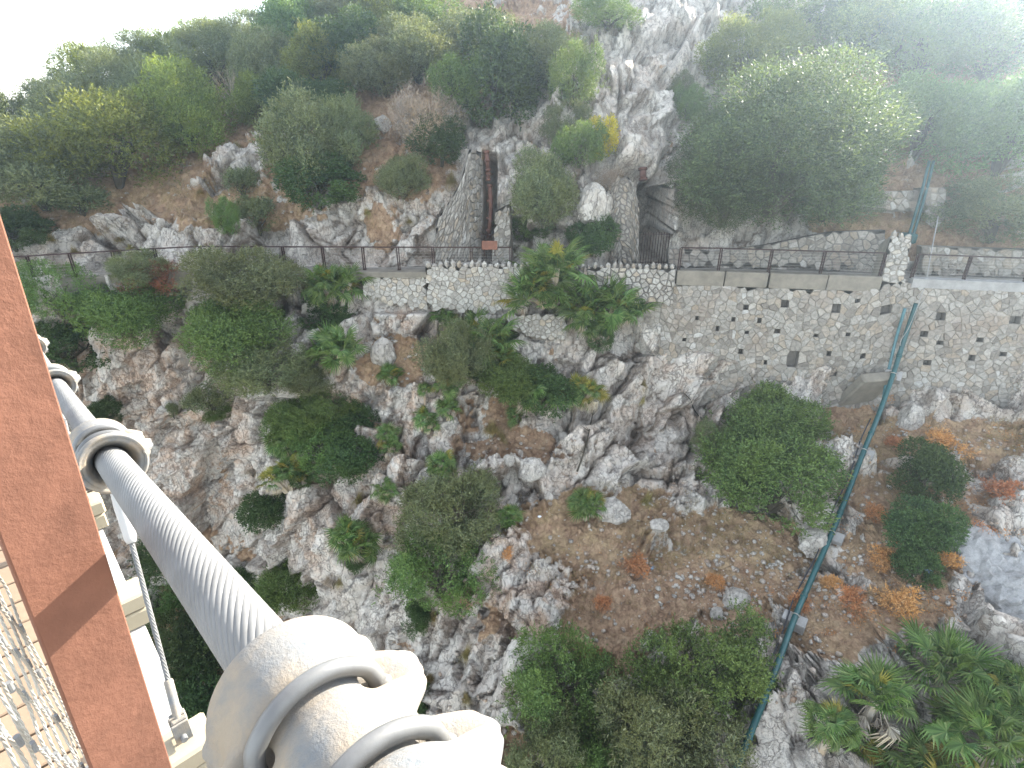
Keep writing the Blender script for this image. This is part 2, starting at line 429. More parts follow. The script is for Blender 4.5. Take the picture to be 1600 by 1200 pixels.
# rows spaced evenly along the slope
zt = np.linspace(-33, LEDGE_Z, 240); xc = np.linspace(-18, 18, 13)
Yl = path_edge(xc)[None] + f_low(xc[None], zt[:, None])
arc = np.concatenate([[0], np.cumsum(np.sqrt(np.diff(Yl, axis=0) ** 2 + np.diff(zt)[:, None] ** 2).mean(1))])
zlow = np.interp(np.linspace(0, arc[-1], nlow), arc, zt)
tup = np.linspace(0, 1, nup) ** 1.15
X = np.broadcast_to(xs[None], (nlow + nup + nback, nx)).copy()
Z = np.empty_like(X); Y = np.empty_like(X)
Z[:nlow] = zlow[:, None]
Z[nlow:nlow + nup] = LEDGE_Z + .02 + tup[:, None] * (crest(xs)[None] - LEDGE_Z - .02)
Y[:nlow] = path_edge(X[:nlow]) + f_low(X[:nlow], Z[:nlow])
Y[nlow:nlow + nup] = path_edge(X[nlow:nlow + nup]) + f_up(X[nlow:nlow + nup], Z[nlow:nlow + nup])
for k in range(nback):      # the far side of the ridge goes down and away
    r = nlow + nup + k; Y[r] = Y[r - 1] + 1.2 + k * 1.0; Z[r] = Z[r - 1] - .05 * k - .02
Y[:, :] = np.maximum(Y, 2.0)
ds = np.sqrt(np.diff(Y, axis=0) ** 2 + np.diff(Z, axis=0) ** 2)
L = np.concatenate([np.zeros((1, nx)), np.cumsum(ds, axis=0)])
L = L - L[nlow:nlow + 1]            # metres along the slope from the path
dc = Y * CP - Z * SP
PXg = 800 + FPX * X / np.maximum(dc, 1); PYg = 600 - FPX * (Y * SP + Z * CP) / np.maximum(dc, 1)

# masks: where soil, straw and warm rock lie
SOIL = [(950, 830, 190, 75, 1), (1120, 850, 170, 75, 1), (1010, 930, 160, 70, .9), (620, 565, 75, 45, .9), (800, 700, 110, 35, .7), (1420, 840, 130, 170, .9), (1460, 690, 190, 45, 1), (1330, 620, 60, 60, .8), (760, 650, 60, 40, .8),
        (220, 330, 330, 38, .95), (120, 275, 260, 60, .9), (200, 180, 330, 90, 1.1), (500, 120, 300, 110, 1.1), (560, 250, 130, 60, .8), (640, 260, 80, 60, .8), (600, 350, 40, 50, .6), (700, 60, 260, 90, 1), (1350, 345, 120, 30, 1), (1420, 200, 230, 170, 1.1),
        (940, 1000, 80, 110, .7), (700, 930, 60, 40, .5), (660, 1000, 60, 40, .4), (1150, 940, 110, 70, .9), (1300, 960, 150, 80, .85), (740, 960, 40, 60, .5), (900, 1150, 300, 90, .6), (300, 1000, 160, 260, .5), (1500, 350, 200, 70, .9), (420, 300, 90, 50, .6), (850, 690, 40, 25, .7), (1440, 50, 230, 70, .9)]
WARM = [(200, 680, 230, 240, 1.0), (620, 620, 140, 160, .8), (560, 760, 200, 160, .5), (850, 900, 200, 150, .6), (1300, 760, 300, 200, .35), (680, 330, 120, 120, .4), (1050, 600, 120, 120, .3)]
STRAW = [(950, 820, 170, 80, 1), (1150, 840, 170, 70, .9), (1450, 690, 200, 60, 1), (1420, 850, 140, 170, .7), (230, 320, 330, 60, .7), (1350, 350, 120, 40, .9), (620, 560, 70, 40, .4), (1300, 960, 150, 80, .6)]
def blobs(tab):
    r = np.zeros_like(X)
    for cx, cy, rx, ry, w in tab:
        q = 1 - ((PXg - cx) / rx) ** 2 - ((PYg - cy) / ry) ** 2
        r = np.maximum(r, np.clip(q * 1.3 + .15, 0, 1) * w)
    return r
wob = 1.25 * fbm(X * .7, L * .7, 6, 3) + .6 * fbm(X * 4, L * 4, 4, 4)
soil = np.clip(blobs(SOIL) + wob * .75 - .02, 0, 1)
gy, gx = np.gradient(Y, axis=0), np.gradient(Y, axis=1)
soil = np.clip((soil - .24) * 1.9, 0, 1)
soil[nlow + nup - 20:] = 1
warm = np.clip(blobs(WARM) + wob * .4 + .32, 0, 1); straw = np.clip(blobs(STRAW) + wob * .3, 0, 1)

# rock relief
wx = X + .35 * fbm(X * .8, L * .8, 3, 11) ; wl = L + .35 * fbm(X * .8, L * .8, 3, 12)
ca, sa_ = math.cos(.5), math.sin(.5)
ra, rb = wx * ca - wl * sa_, wx * sa_ + wl * ca
def blocks(x, y, sx, sy, seed, tilt):
    F1, F2, dx, dy, r1, r2, r3 = voro(x / sx, y / sy, seed)
    return (r1 - .5) + ((r2 - .5) * dx + (r3 - .5) * dy) * tilt, F2 - F1
rock = 1 - soil
w2x, w2l = .16 * fbm(X * 2.6, L * 2.6, 3, 33), .16 * fbm(X * 2.6, L * 2.6, 3, 34)
h1, e1 = blocks(ra + w2x, rb + w2l, 2.2, 3.9, 21, 2.4)
h2, e2 = blocks(ra + w2x * 2, rb + w2l * 2, .80, 1.7, 22, 2.2)
h3, e3 = blocks(wx + w2x, wl + w2l, .30, .46, 23, 2.2)
h4, e4 = blocks(wx, wl, .13, .19, 24, 2.0)
bed = (ra * .55 + rb * .25 + 1.2 * fbm(X * .35, L * .35, 3, 71)) / .62
saw = bed - np.floor(bed); saw = np.where(saw < .82, saw / .82, (1 - saw) / .18)
m1, m2, m3 = (np.clip(fbm(X * .6, L * .6, 3, s_) * 2.5 + o_, 0, 1) for s_, o_ in ((81, .45), (82, .35), (83, .4)))
ridg = 1 - np.abs(fbm(ra * 1.6, rb * .5, 5, 41)) * 2.4
D = 1.25 * h1 + .52 * h2 * (.6 + m2) + .08 * h3 * (.3 + m3) + .03 * h4 * m1 + .20 * saw * m3 + .15 * ridg * m1 + .20 * fbm(X * 1.0, L * 1.0, 5, 44)
D -= .5 * np.exp(-(e1 / .035) ** 2) * m1 + .22 * np.exp(-(e2 / .05) ** 2) * m2 + .05 * np.exp(-(e3 / .08) ** 2) * m3
Ds = .32 * fbm(X * .7, L * .7, 4, 51) + .14 * fbm(X * 4, L * 4, 4, 52) + .05 * h3 + .10 * np.clip(h2, 0, 1)
D = D * rock + (Ds - .18) * soil
joint = np.clip(np.exp(-(e1 / .07) ** 2) * m1 + np.exp(-(e2 / .08) ** 2) * m2 + np.clip(-h2 - .15, 0, 1), 0, 1) * rock
# quiet ground next to the path and behind the built walls
D *= np.clip(np.abs(L + .0) / 1.2, 0, 1) ** .7
keep = np.ones_like(D)
WALLZONES = [(1030, 425, 1640, 545), (560, 425, 810, 490), (960, 270, 1000, 410), (690, 250, 765, 410), (1050, 370, 1400, 415), (1310, 290, 1490, 335)]
for x0, y0, x1, y1 in WALLZONES:
    inside = (PXg > x0) & (PXg < x1) & (PYg > y0) & (PYg < y1)
    keep[inside] = 0
for _ in range(6):
    keep[1:-1, 1:-1] = (keep[:-2, 1:-1] + keep[2:, 1:-1] + keep[1:-1, :-2] + keep[1:-1, 2:] + keep[1:-1, 1:-1]) / 5
D = D * keep - (1 - keep) * .35
# normals of the base surface
Xv = np.stack([X, Y, Z], -1); du = np.gradient(Xv, axis=1); dv = np.gradient(Xv, axis=0)
nrm = np.cross(du, dv); nrm /= np.linalg.norm(nrm, axis=2, keepdims=True) + 1e-9
for _ in range(8):
    nrm[1:-1, 1:-1] = (nrm[:-2, 1:-1] + nrm[2:, 1:-1] + nrm[1:-1, :-2] + nrm[1:-1, 2:] + nrm[1:-1, 1:-1]) / 5
nrm /= np.linalg.norm(nrm, axis=2, keepdims=True) + 1e-9
P3 = Xv + nrm * D[..., None] * np.where(nrm[..., 1:2] < 0, 1, 1)
# narrow recesses: the gully with the rusted pipe and the dark shaft
def recess(x0, x1, ytop, deep):
    a, b = U(x0, 350, 31).x, U(x1, 350, 31).x
    m = (P3[..., 0] > a) & (P3[..., 0] < b) & (PYg > ytop) & (np.arange(P3.shape[0])[:, None] > nlow)
    P3[..., 1] = np.where(m, P3[..., 1] + deep * np.clip((PYg - ytop) / 30, 0, 1), P3[..., 1])
recess(753, 776, 240, 4.0)
recess(998, 1048, 285, 6.0)
nr = P3.shape[0]
idx = np.arange(nr * nx).reshape(nr, nx)
F = np.stack([idx[:-1, :-1], idx[:-1, 1:], idx[1:, 1:], idx[1:, :-1]], -1).reshape(-1, 4)
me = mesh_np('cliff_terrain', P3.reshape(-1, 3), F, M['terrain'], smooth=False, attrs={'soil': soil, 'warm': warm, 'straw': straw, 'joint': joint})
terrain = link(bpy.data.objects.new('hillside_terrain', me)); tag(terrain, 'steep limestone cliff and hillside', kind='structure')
# coarse copy for placing things
sub = P3[::2, ::2]; sr, sc = sub.shape[:2]; si = np.arange(sr * sc).reshape(sr, sc)
SF = np.stack([si[:-1, :-1], si[:-1, 1:], si[1:, 1:], si[1:, :-1]], -1).reshape(-1, 4)
bvh = BVHTree.FromPolygons(sub.reshape(-1, 3).tolist(), SF.tolist())
def hit(px, py):
    r = bvh.ray_cast(Vector((0, 0, 0)), ray(px, py))
    if r[0] is None: return U(px, py, 45), Vector((0, -.5, .8))
    n = r[1]
    return r[0], (n if n.y < 0 or n.z > 0 else -n)
print('terrain', time.time() - T0)

# gorge floor, sea and the far hill
g = MB(); g.add([(-300, -200, -34), (300, -200, -34), (300, 60, -32.5), (-300, 60, -32.5)], [(0, 1, 2, 3)])
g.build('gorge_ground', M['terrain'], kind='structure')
s_ = MB(); s_.add([(-6000, -2000, -60), (6000, -2000, -60), (6000, 8000, -60), (-6000, 8000, -60)], [(0, 1, 2, 3)])
seam = mat_plain('sea_water', (.10, .22, .27), .25, 0, .2, .05, .2, .2)
s_.build('sea', seam, kind='structure')
# far ridge seen past the crest: rises towards the right
fx, fz = np.linspace(-130, 160, 120), np.linspace(0, 1, 40)
FX, FT = np.meshgrid(fx, fz)
top = np.interp(fx, [-130, -85, -66, -52, -40, -28, -12, 30, 160], [-20, -8, 0, 6.5, 11.5, 15.5, 19.5, 24, 24])
FY = 92 + FT * 34 + 4 * fbm(FX * .05, FT * 3, 3, 61)
FZ = -22 + (top[None] + 22) * FT ** .9 + 1.2 * fbm(FX * .12, FT * 6, 3, 62)
fi = np.arange(FX.size).reshape(FX.shape)
FF = np.stack([fi[:-1, :-1], fi[:-1, 1:], fi[1:, 1:], fi[1:, :-1]], -1).reshape(-1, 4)
z0 = np.zeros(FX.size)
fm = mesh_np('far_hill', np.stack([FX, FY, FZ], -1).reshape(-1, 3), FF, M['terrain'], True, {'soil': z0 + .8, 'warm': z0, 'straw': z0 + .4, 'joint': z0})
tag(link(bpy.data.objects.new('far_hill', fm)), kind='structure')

# the path ledge
pe = []
xx = np.concatenate([np.linspace(-34, 34, 120)])
for x in xx:
    e = float(path_edge(x)); pe.append((x, e - .28, LEDGE_Z + .06)); pe.append((x, e + 3.0, LEDGE_Z + .08))
pf = [(2 * i, 2 * i + 2, 2 * i + 3, 2 * i + 1) for i in range(len(xx) - 1)]
m_ = MB(); m_.add(pe, pf); m_.build('footpath', M['path'], kind='structure')
# ------------------------------------------------------------------ rubble walls
def clip_poly(poly, nx_, ny_, c):
    out = []
    for i in range(len(poly)):
        a, b = poly[i], poly[(i + 1) % len(poly)]
        da, db = a[0] * nx_ + a[1] * ny_ - c, b[0] * nx_ + b[1] * ny_ - c
        if da <= 0: out.append(a)
        if (da < 0 < db) or (db < 0 < da):
            t = da / (da - db); out.append((a[0] + (b[0] - a[0]) * t, a[1] + (b[1] - a[1]) * t))
    return out

def rubble_wall(name, label, top, bot, sw, sh, seed, holes=(), smat='wallstone', mmat='mortar', proud=.05, gap=.010, cap=0, thick=.9, ragged=0, parent_name='stone'):
    """top / bot: matching lists of 3D points. The face is cut into irregular stones; each stone a solid of its own."""
    rng = random.Random(seed)
    top = [Vector(p) for p in top]; bot = [Vector(p) for p in bot]
    al = [0]
    for i in range(1, len(top)): al.append(al[-1] + ((top[i] - top[i - 1]).length + (bot[i] - bot[i - 1]).length) / 2)
    W = al[-1]
    def at(a, b):
        a = min(max(a, 0), W)
        i = 0
        while i < len(al) - 2 and a > al[i + 1]: i += 1
        t = (a - al[i]) / (al[i + 1] - al[i]); T = top[i].lerp(top[i + 1], t); B = bot[i].lerp(bot[i + 1], t)
        h = (B - T).length
        return T + (B - T).normalized() * b, h
    ctr = at(W / 2, .5)[0]
    def normal(a, b):
        p = at(a - .1, b)[0]; q = at(min(a + .1, W), b)[0]; r = at(a, b + .2)[0]; s = at(a, b)[0]
        n = (q - p).cross(r - s); n = n.normalized()
        return n if n.dot(-s) > 0 else -n
    Hm = max((b - t).length for t, b in zip(top, bot))
    # sites
    sites = []
    rows = int(Hm / sh) + 2
    for r in range(-1, rows):
        off = rng.random() * sw
        for c in range(-2, int(W / sw) + 2):
            sites.append([(c + .5) * sw + off + rng.uniform(-.33, .33) * sw, (r + .5) * sh + rng.uniform(-.36, .36) * sh + .10 * math.sin(c * .7 + seed), 0])
    sites = [s for s in sites if rng.random() > .16]
    sites += [[rng.uniform(0, W), rng.uniform(0, Hm), 0] for _ in range(int(len(sites) * .10))]
    hs = []
    for (hx, hy, hw, hh) in holes:
        best = None
        for i in range(121):
            a = W * i / 120
            for j in range(0, 60):
                b = Hm * j / 59; P, h = at(a, b)
                if b > h: break
                q = proj(P); e = (q[0] - hx) ** 2 + (q[1] - hy) ** 2
                if best is None or e < best[0]: best = (e, a, b, q[2])
        if best[0] > 40 ** 2: continue
        e, a, b, d = best; w_, h_ = hw * d / FPX, hh * d / FPX
        hs.append((a, b, w_, h_))
        sites = [s for s in sites if not (abs(s[0] - a) < w_ * 1.05 and abs(s[1] - b) < h_ * 1.05)]
        sites.append([a, b, 1])
        for dx, dy in ((w_, 0), (-w_, 0), (0, h_), (0, -h_)): sites.append([a + dx, b + dy, 0])
    cell = {}
    gs = max(sw, sh) * 1.3
    for k, s in enumerate(sites): cell.setdefault((int(s[0] // gs), int(s[1] // gs)), []).append(k)
    root = empty(name, at(W / 2, at(W / 2, 0)[1])[0], label=label, cat='stone wall')
    inv = Matrix.Translation(-root.location)
    mor = MB(); rec = MB(); stones = []
    for k, s in enumerate(sites):
        a0, b0 = s[0], s[1]
        if a0 < -.0 or a0 > W: continue
        hloc = at(a0, 0)[1]
        if b0 > hloc + ragged * rng.random() * sh or b0 < 0: continue
        poly = [(a0 - 2, b0 - 2), (a0 + 2, b0 - 2), (a0 + 2, b0 + 2), (a0 - 2, b0 + 2)]
        ci, cj = int(a0 // gs), int(b0 // gs)
        for i in range(ci - 2, ci + 3):
            for j in range(cj - 2, cj + 3):
                for q in cell.get((i, j), ()):
                    if q == k: continue
                    x, y = sites[q][0] - a0, sites[q][1] - b0; d = math.hypot(x, y)
                    if d < 1e-4 or d > 2.5: continue
                    poly = clip_poly(poly, x / d, y / d, (a0 * x + b0 * y) / d + d / 2)
                    if len(poly) < 3: break
                if len(poly) < 3: break
            if len(poly) < 3: break
        poly = clip_poly(poly, 0, -1, 0); poly = clip_poly(poly, -1, 0, 0) ; poly = clip_poly(poly, 1, 0, W)
        if len(poly) < 3: continue
        n = normal(a0, b0)
        cx = sum(p[0] for p in poly) / len(poly); cy = sum(p[1] for p in poly) / len(poly)
        if s[2]:
            fr = [at(*p)[0] for p in poly]; bk = [p - n * .38 for p in fr]
            m = len(poly); rec.add([p - root.location for p in fr + bk], [tuple(range(m, 2 * m))] + [(i, (i + 1) % m, m + (i + 1) % m, m + i) for i in range(m)])
            continue
        fr = [at(*p)[0] - root.location for p in poly]
        mor.add(fr, [tuple(range(len(poly)))])
        g = gap + rng.random() * gap
        def ring(shr, dep, jit):
            o = []
            for p in poly:
                vx, vy = p[0] - cx, p[1] - cy; d = math.hypot(vx, vy) + 1e-6; f = max(d - shr, d * .35) / d
                o.append(at(cx + vx * f + rng.uniform(-jit, jit), max(cy + vy * f + rng.uniform(-jit, jit), -.05))[0] + n * (dep + rng.uniform(-jit, jit) * .6) - root.location)
            return o
        h = proud * rng.uniform(.25, 1.3)
        r0 = ring(g, -.01, 0); r1 = ring(g * 1.4, h * .6, .012); r2 = ring(g * 1.4 + min(sw, sh) * .12, h, .022)
        m = len(poly)
        fs = [(i, (i + 1) % m, m + (i + 1) % m, m + i) for i in range(m)] + [(m + i, m + (i + 1) % m, 2 * m + (i + 1) % m, 2 * m + i) for i in range(m)] + [tuple(range(2 * m, 3 * m))]
        sc_ = proj(at(cx, cy)[0]); size = len(poly) and (max(p[0] for p in poly) - min(p[0] for p in poly)) / sc_[2]
        vis = -20 < sc_[0] < 1620 and -20 < sc_[1] < 1220
        stones.append((size if vis else -1, r0 + r1 + r2, fs))
    # solid body behind the face
    bk = MB(); S = 24; nn = normal(W / 2, .5)
    vs = []
    for i in range(S + 1):
        a = W * i / S; T, h = at(a, 0); B = at(a, h)[0]; n = normal(a, .2)
        vs += [T - n * .03, B - n * .4, B - n * thick, T - n * thick]
    vs = [v - root.location for v in vs]
    fs = []
    for i in range(S):
        for k in (2, 3):
            fs.append((4 * i + k, 4 * i + 4 + k, 4 * i + 4 + (k + 1) % 4, 4 * i + (k + 1) % 4))
    fs += [(0, 1, 2, 3), (4 * S, 4 * S + 3, 4 * S + 2, 4 * S + 1)]
    mor.add(vs, fs)
    mor.build('mortar_bed', M[mmat], root)
    if rec.v: rec.build('putlog_hole_lining', M['dark_mortar'], root)
    stones.sort(key=lambda t: -t[0])
    many = MB()
    for i, (sz, v, f) in enumerate(stones):
        if i < 300: MB().add(v, f).build('stone', M[smat], root)
        else: many.add(v, f)
    if many.v: many.build('stone_infill', M[smat], root, kind='stuff')
    if cap:      # uneven stones laid on top
        nc = int(W / cap)
        for i in range(nc):
            a = (i + .5) * W / nc; T = at(a, 0)[0]; n = normal(a, .1)
            w = cap * rng.uniform(.38, .52); hh = cap * rng.uniform(.35, .9); dd = cap * rng.uniform(.5, .8)
            o = rock_obj('coping_stone', (w, dd, hh), rng.randrange(9999), M[smat], root, 0)
            o.location = T - root.location - n * dd * .5 + Vector((0, 0, hh * .35)); o.rotation_euler = (rng.uniform(-.2, .2), rng.uniform(-.25, .25), rng.uniform(-.3, .3))
    return root

_rocks = {}
def rock_mesh(seed, sub=2, mat=None, amp=.28):
    """a faceted stone of about unit radius"""
    key = (seed, sub, mat.name)
    if key in _rocks: return _rocks[key]
    import bmesh
    rng = random.Random(seed); bm = bmesh.new(); bmesh.ops.create_icosphere(bm, subdivisions=sub, radius=1)
    planes = [(Vector((rng.gauss(0, 1), rng.gauss(0, 1), rng.gauss(0, 1))).normalized(), rng.uniform(.62, .92)) for _ in range(9)]
    for v in bm.verts:
        for n, d in planes:
            k = v.co.dot(n)
            if k > d: v.co -= n * (k - d)
        v.co *= 1 + rng.uniform(-.04, .04)
    if sub > 2:
        from mathutils import noise as mn
        for v in bm.verts:
            v.co *= 1 + amp * .5 * mn.noise(v.co * 1.7 + Vector((seed, 0, 0))) + amp * .22 * mn.noise(v.co * 5 + Vector((0, seed, 0))) - amp * .5 * max(0, .12 - abs(mn.noise(v.co * 2.3 + Vector((0, 0, seed)))))
    me = bpy.data.meshes.new('rock'); bm.to_mesh(me); bm.free(); me.materials.append(mat); _rocks[key] = me
    return me
def rock_obj(name, size, seed, mat, parent=None, sub=1):
    o = bpy.data.objects.new(name, rock_mesh(seed % 7, max(sub, 1), mat)); link(o, parent); o.scale = size; return o

# the big retaining wall under the path, right half
def lined(pts_t, pts_b): return [U(*p) for p in pts_t], [U(*p) for p in pts_b]
def edge_at(px, z, off=0):
    """point of the path edge seen at photo column px, at height z"""
    X_ = 0
    for _ in range(12):
        Y_ = float(path_edge(X_)) + off; d = Y_ * CP - z * SP; X_ = (px - 800) / FPX * d
    return Vector((X_, Y_, z))
def drop(p, dz, out): return Vector((p.x, p.y - out, p.z - dz))
HOLES = [(1168, 481, 8, 8), (1227, 476, 12, 11), (1304, 480, 13, 14), (1342, 472, 8, 6), (1383, 485, 17, 14), (1467, 494, 14, 12), (1585, 500, 16, 12), (1090, 498, 6, 6), (1145, 500, 6, 7), (1189, 500, 6, 8), (1121, 515, 6, 8), (1167, 518, 7, 5), (1213, 519, 9, 7),
         (1272, 522, 7, 5), (1325, 524, 7, 6), (1442, 520, 11, 9), (1529, 531, 10, 7), (1156, 548, 7, 8), (1193, 566, 5, 7), (1293, 551, 7, 8), (1346, 556, 8, 8), (1468, 537, 9, 6), (1564, 553, 10, 7), (1446, 568, 11, 8), (1304, 583, 9, 8), (1238, 562, 17, 26), (1275, 612, 9, 9), (1520, 561, 9, 9), (1068, 529, 6, 5)]
t_, b_ = [], []
for px, h, out in ((1000, 2.6, .35), (1060, 3.6, .5), (1130, 4.6, .7), (1200, 5.4, .8), (1270, 5.9, .9), (1340, 5.6, .9), (1400, 4.9, .8), (1470, 4.7, .9), (1560, 4.9, 1.0), (1640, 5.0, 1.0), (1760, 5.0, 1.0)):
    p = edge_at(px, PATH_Z - (.55 if px > 1050 and px < 1380 else .05), -.32 if px > 1010 else .12); t_.append(p); b_.append(drop(p, h + 1.3, out + .2))
rubble_wall('retaining_wall', 'tall rubble retaining wall under the path with rows of square putlog holes', t_, b_, .37, .205, 5, HOLES, proud=.045)
# the pale low wall left of the palms, its ragged top stones
t_, b_ = [], []
for px, z, h in ((664, .36, 1.95), (700, .36, 2.1), (740, .36, 2.3), (800, .36, 2.1), (830, .34, 1.9)):
    p = edge_at(px, PATH_Z + z, -.42); t_.append(p); b_.append(drop(p, h, .2))
rubble_wall('parapet_wall', 'pale parapet wall of rounded rubble with upright coping stones left of the large fan palm', t_, b_, .30, .20, 6, (), 'pale_stone', 'mortar', .05, .009, cap=.30, thick=.45)
t_, b_ = [], []
for px, z, h in ((566, -.12, .9), (600, -.12, 1.2), (640, -.12, 1.6), (666, -.12, 1.7)):
    p = edge_at(px, PATH_Z + z, -.36); t_.append(p); b_.append(drop(p, h, .2))
rubble_wall('low_rubble_wall', 'short pale rubble wall beneath the concrete path edge beside the green palms', t_, b_, .30, .19, 7, (), 'pale_stone', 'mortar', .05, .009, thick=.4)
t_, b_ = [], []
for px, z, h in ((905, .30, 1.2), (950, .32, 1.4), (1000, .32, 1.7), (1056, .30, 1.9)):
    p = edge_at(px, PATH_Z + z, -.40); t_.append(p); b_.append(drop(p, h, .2))
rubble_wall('dry_stone_parapet', 'loose dry stone parapet between the second fan palm and the right hand railing', t_, b_, .36, .22, 8, (), 'pale_stone', 'dark_mortar', .10, .018, cap=.30, thick=.45)
# short low terrace wall under the parapet
rubble_wall('terrace_wall', 'small mortared wall patch on the rock below the large fan palm', *lined([(788, 492, 27.0), (840, 490, 26.95), (888, 492, 26.9)], [(800, 512, 26.6), (840, 530, 26.4), (884, 532, 26.4)]), .26, .17, 9, (), 'pale_stone', 'mortar', .04, .014, thick=.4)
# walls above the path
rubble_wall('flank_wall', 'sloping rubble flank wall left of the narrow gully with rusted pipes', *lined([(682, 345, 30.2), (704, 312, 30.35), (720, 284, 30.5), (734, 232, 30.9), (753, 238, 31.9)], [(680, 418, 29.8), (702, 418, 29.85), (718, 418, 29.9), (735, 418, 30.1), (753, 418, 31.0)]), .36, .23, 10, (), 'wallstone', 'dark_mortar', .08, .02, thick=.4)
rubble_wall('gully_wall', 'narrow rubble pier right of the gully, half hidden by the shrub', *lined([(774, 330, 30.3), (796, 318, 30.2)], [(768, 412, 30.0), (800, 412, 29.9)]), .30, .2, 11, (), 'wallstone', 'mortar', .05, .010, thick=.5)
rubble_wall('shaft_wall', 'tall rubble wall with curved top left of the dark shaft', *lined([(948, 300, 30.5), (966, 272, 30.5), (984, 278, 30.4), (999, 318, 30.3)], [(956, 412, 30.0), (970, 412, 29.9), (985, 412, 29.9), (997, 412, 29.9)]), .30, .2, 12, (), 'wallstone', 'dark_mortar', .08, .022, thick=.5)
rubble_wall('back_wall_by_path', 'low rubble wall behind the right hand railing under the large tree', *lined([(1044, 388, 30.2), (1120, 392, 30.0), (1200, 382, 29.8), (1300, 362, 29.5), (1384, 360, 29.2)], [(1044, 414, 30.0), (1120, 415, 29.8), (1200, 416, 29.6), (1300, 418, 29.2), (1384, 420, 29.0)]), .42, .26, 13, (), 'wallstone', 'dark_mortar', .05, .02, thick=.5)
rubble_wall('upper_terrace_wall', 'rubble terrace wall higher up beside the green pipe, lit by haze', *lined([(1312, 302, 31.2), (1370, 299, 31.1), (1436, 297, 31.0)], [(1312, 334, 31.0), (1370, 330, 30.9), (1436, 330, 30.8)]), .42, .26, 14, (), 'wallstone', 'mortar', .05, .02, thick=.6)
rubble_wall('square_pier', 'squat square stone pier right of the upper green pipe', *lined([(1444, 293, 30.6), (1478, 293, 30.5)], [(1446, 352, 30.3), (1478, 350, 30.2)]), .40, .26, 15, (), 'wallstone', 'mortar', .05, .02, thick=1.0)
rubble_wall('right_back_wall', 'faint low rubble wall behind the far right railing', *lined([(1440, 385, 28.6), (1520, 388, 28.3), (1640, 390, 28.0)], [(1440, 425, 28.5), (1520, 428, 28.2), (1640, 432, 27.8)]), .42, .26, 16, (), 'wallstone', 'mortar', .05, .02, thick=.5)
# stone stair pier that breaks the railing
rubble_wall('stair_pier', 'pale stone buttress that stands in the gap between the two right hand railings', *lined([(1392, 368, 27.4), (1426, 370, 27.2)], [(1374, 442, 26.3), (1414, 444, 26.1)]), .30, .2, 17, (), 'pale_stone', 'mortar', .06, .018, thick=1.2, cap=.3)
print('walls', time.time() - T0)

# concrete edge above the tall wall, and the slab at the left
def strip(name, label, cols, z0, z1, off0, off1, mat, cat='concrete edge'):
    m = MB()
    for a, b in zip(cols[:-1], cols[1:]):
        p, q = edge_at(a, PATH_Z, 0), edge_at(b, PATH_Z, 0); c = (p + q) / 2; d = q - p; l = d.length; d.normalize(); n = Vector((-d.y, d.x, 0))
        m.box(c + n * (off0 + off1) / 2 + Vector((0, 0, (z0 + z1) / 2)), (l + .004, off1 - off0, z1 - z0), d, n)
    return m.build(name, mat, label=label, cat=cat)
root = empty('concrete_parapet', edge_at(1215, PATH_Z - .5), label='stained concrete parapet band on top of the tall wall under the right railing', cat='parapet')
for a, b in ((1056, 1130), (1132, 1198), (1201, 1290), (1291, 1374)):
    p, q = edge_at(a, PATH_Z), edge_at(b, PATH_Z); c = (p + q) / 2 - root.location; d = q - p; l = d.length; d.normalize(); n = Vector((-d.y, d.x, 0))
    MB().box(c + n * (-.17) + Vector((0, 0, -.20)), (l - .012, .36, .72), d, n, bev=.02).build('concrete_panel', M['concrete'], root)
strip('concrete_path_edge', 'weathered concrete slab edge of the path above the short pale wall', (560, 600, 640, 668), -.16, .10, -.5, .05, M['concrete'])
strip('concrete_kerb', 'whitish concrete kerb under the far right railing', (1420, 1500, 1600, 1700), -.25, .16, -.42, .05, M['pale_concrete'])
strip('concrete_ledge', 'pale concrete ledge of the path behind the shrubs at the far left', (20, 60, 110, 180, 270, 330), -.6, .12, -.42, .05, M['concrete'])

# ------------------------------------------------------------------ railings
def railing(label, cols, z=PATH_Z + .12, off=-.12, hgt=1.08, toprail=True, group='rusted railings along the path'):
    root = empty('railing', edge_at(cols[len(cols) // 2], z, off), label=label, cat='railing', group=group)
    O = root.location
    P = [edge_at(c, z, off) for c in cols]
    for i, p in enumerate(P):
        d = (P[min(i + 1, len(P) - 1)] - P[max(i - 1, 0)]).normalized(); n = Vector((-d.y, d.x, 0))
        b = MB(); b.box(p - O - d * .045 + Vector((0, 0, hgt / 2)), (.032, .11, hgt), d, n); b.box(p - O + d * .045 + Vector((0, 0, hgt / 2)), (.032, .11, hgt), d, n)
        b.box(p - O + Vector((0, 0, .02)), (.16, .14, .03), d, n)
        b.build('post', M['rust_dark'], root)
    for p, q in zip(P[:-1], P[1:]):
        d = (q - p).normalized(); n = Vector((-d.y, d.x, 0)); l = (q - p).length
        MB().box((p + q) / 2 - O + Vector((0, 0, hgt + .022)), (l + .01, .09, .045), d, n).build('top_rail', M['rust_dark'], root)
        for k in range(7):
            zz = .12 + k * .135
            sag = [p.lerp(q, t) - O + Vector((0, 0, zz - .006 * math.sin(PI * t))) for t in (0, .5, 1)]
            MB().tube(sag, .005, 4).build('wire', M['wire'], root)
    return root
railing('long rusted railing along the left half of the path, seen over the shrubs', [-30, 18, 55, 120, 185, 250, 320, 385, 447, 508, 570, 624, 678, 737, 798])
railing('rusted railing with five bays on top of the concrete parapet', [1060, 1122, 1200, 1281, 1374])
railing('rusted railing faint in the glare at the far right of the path', [1424, 1505, 1600, 1690])

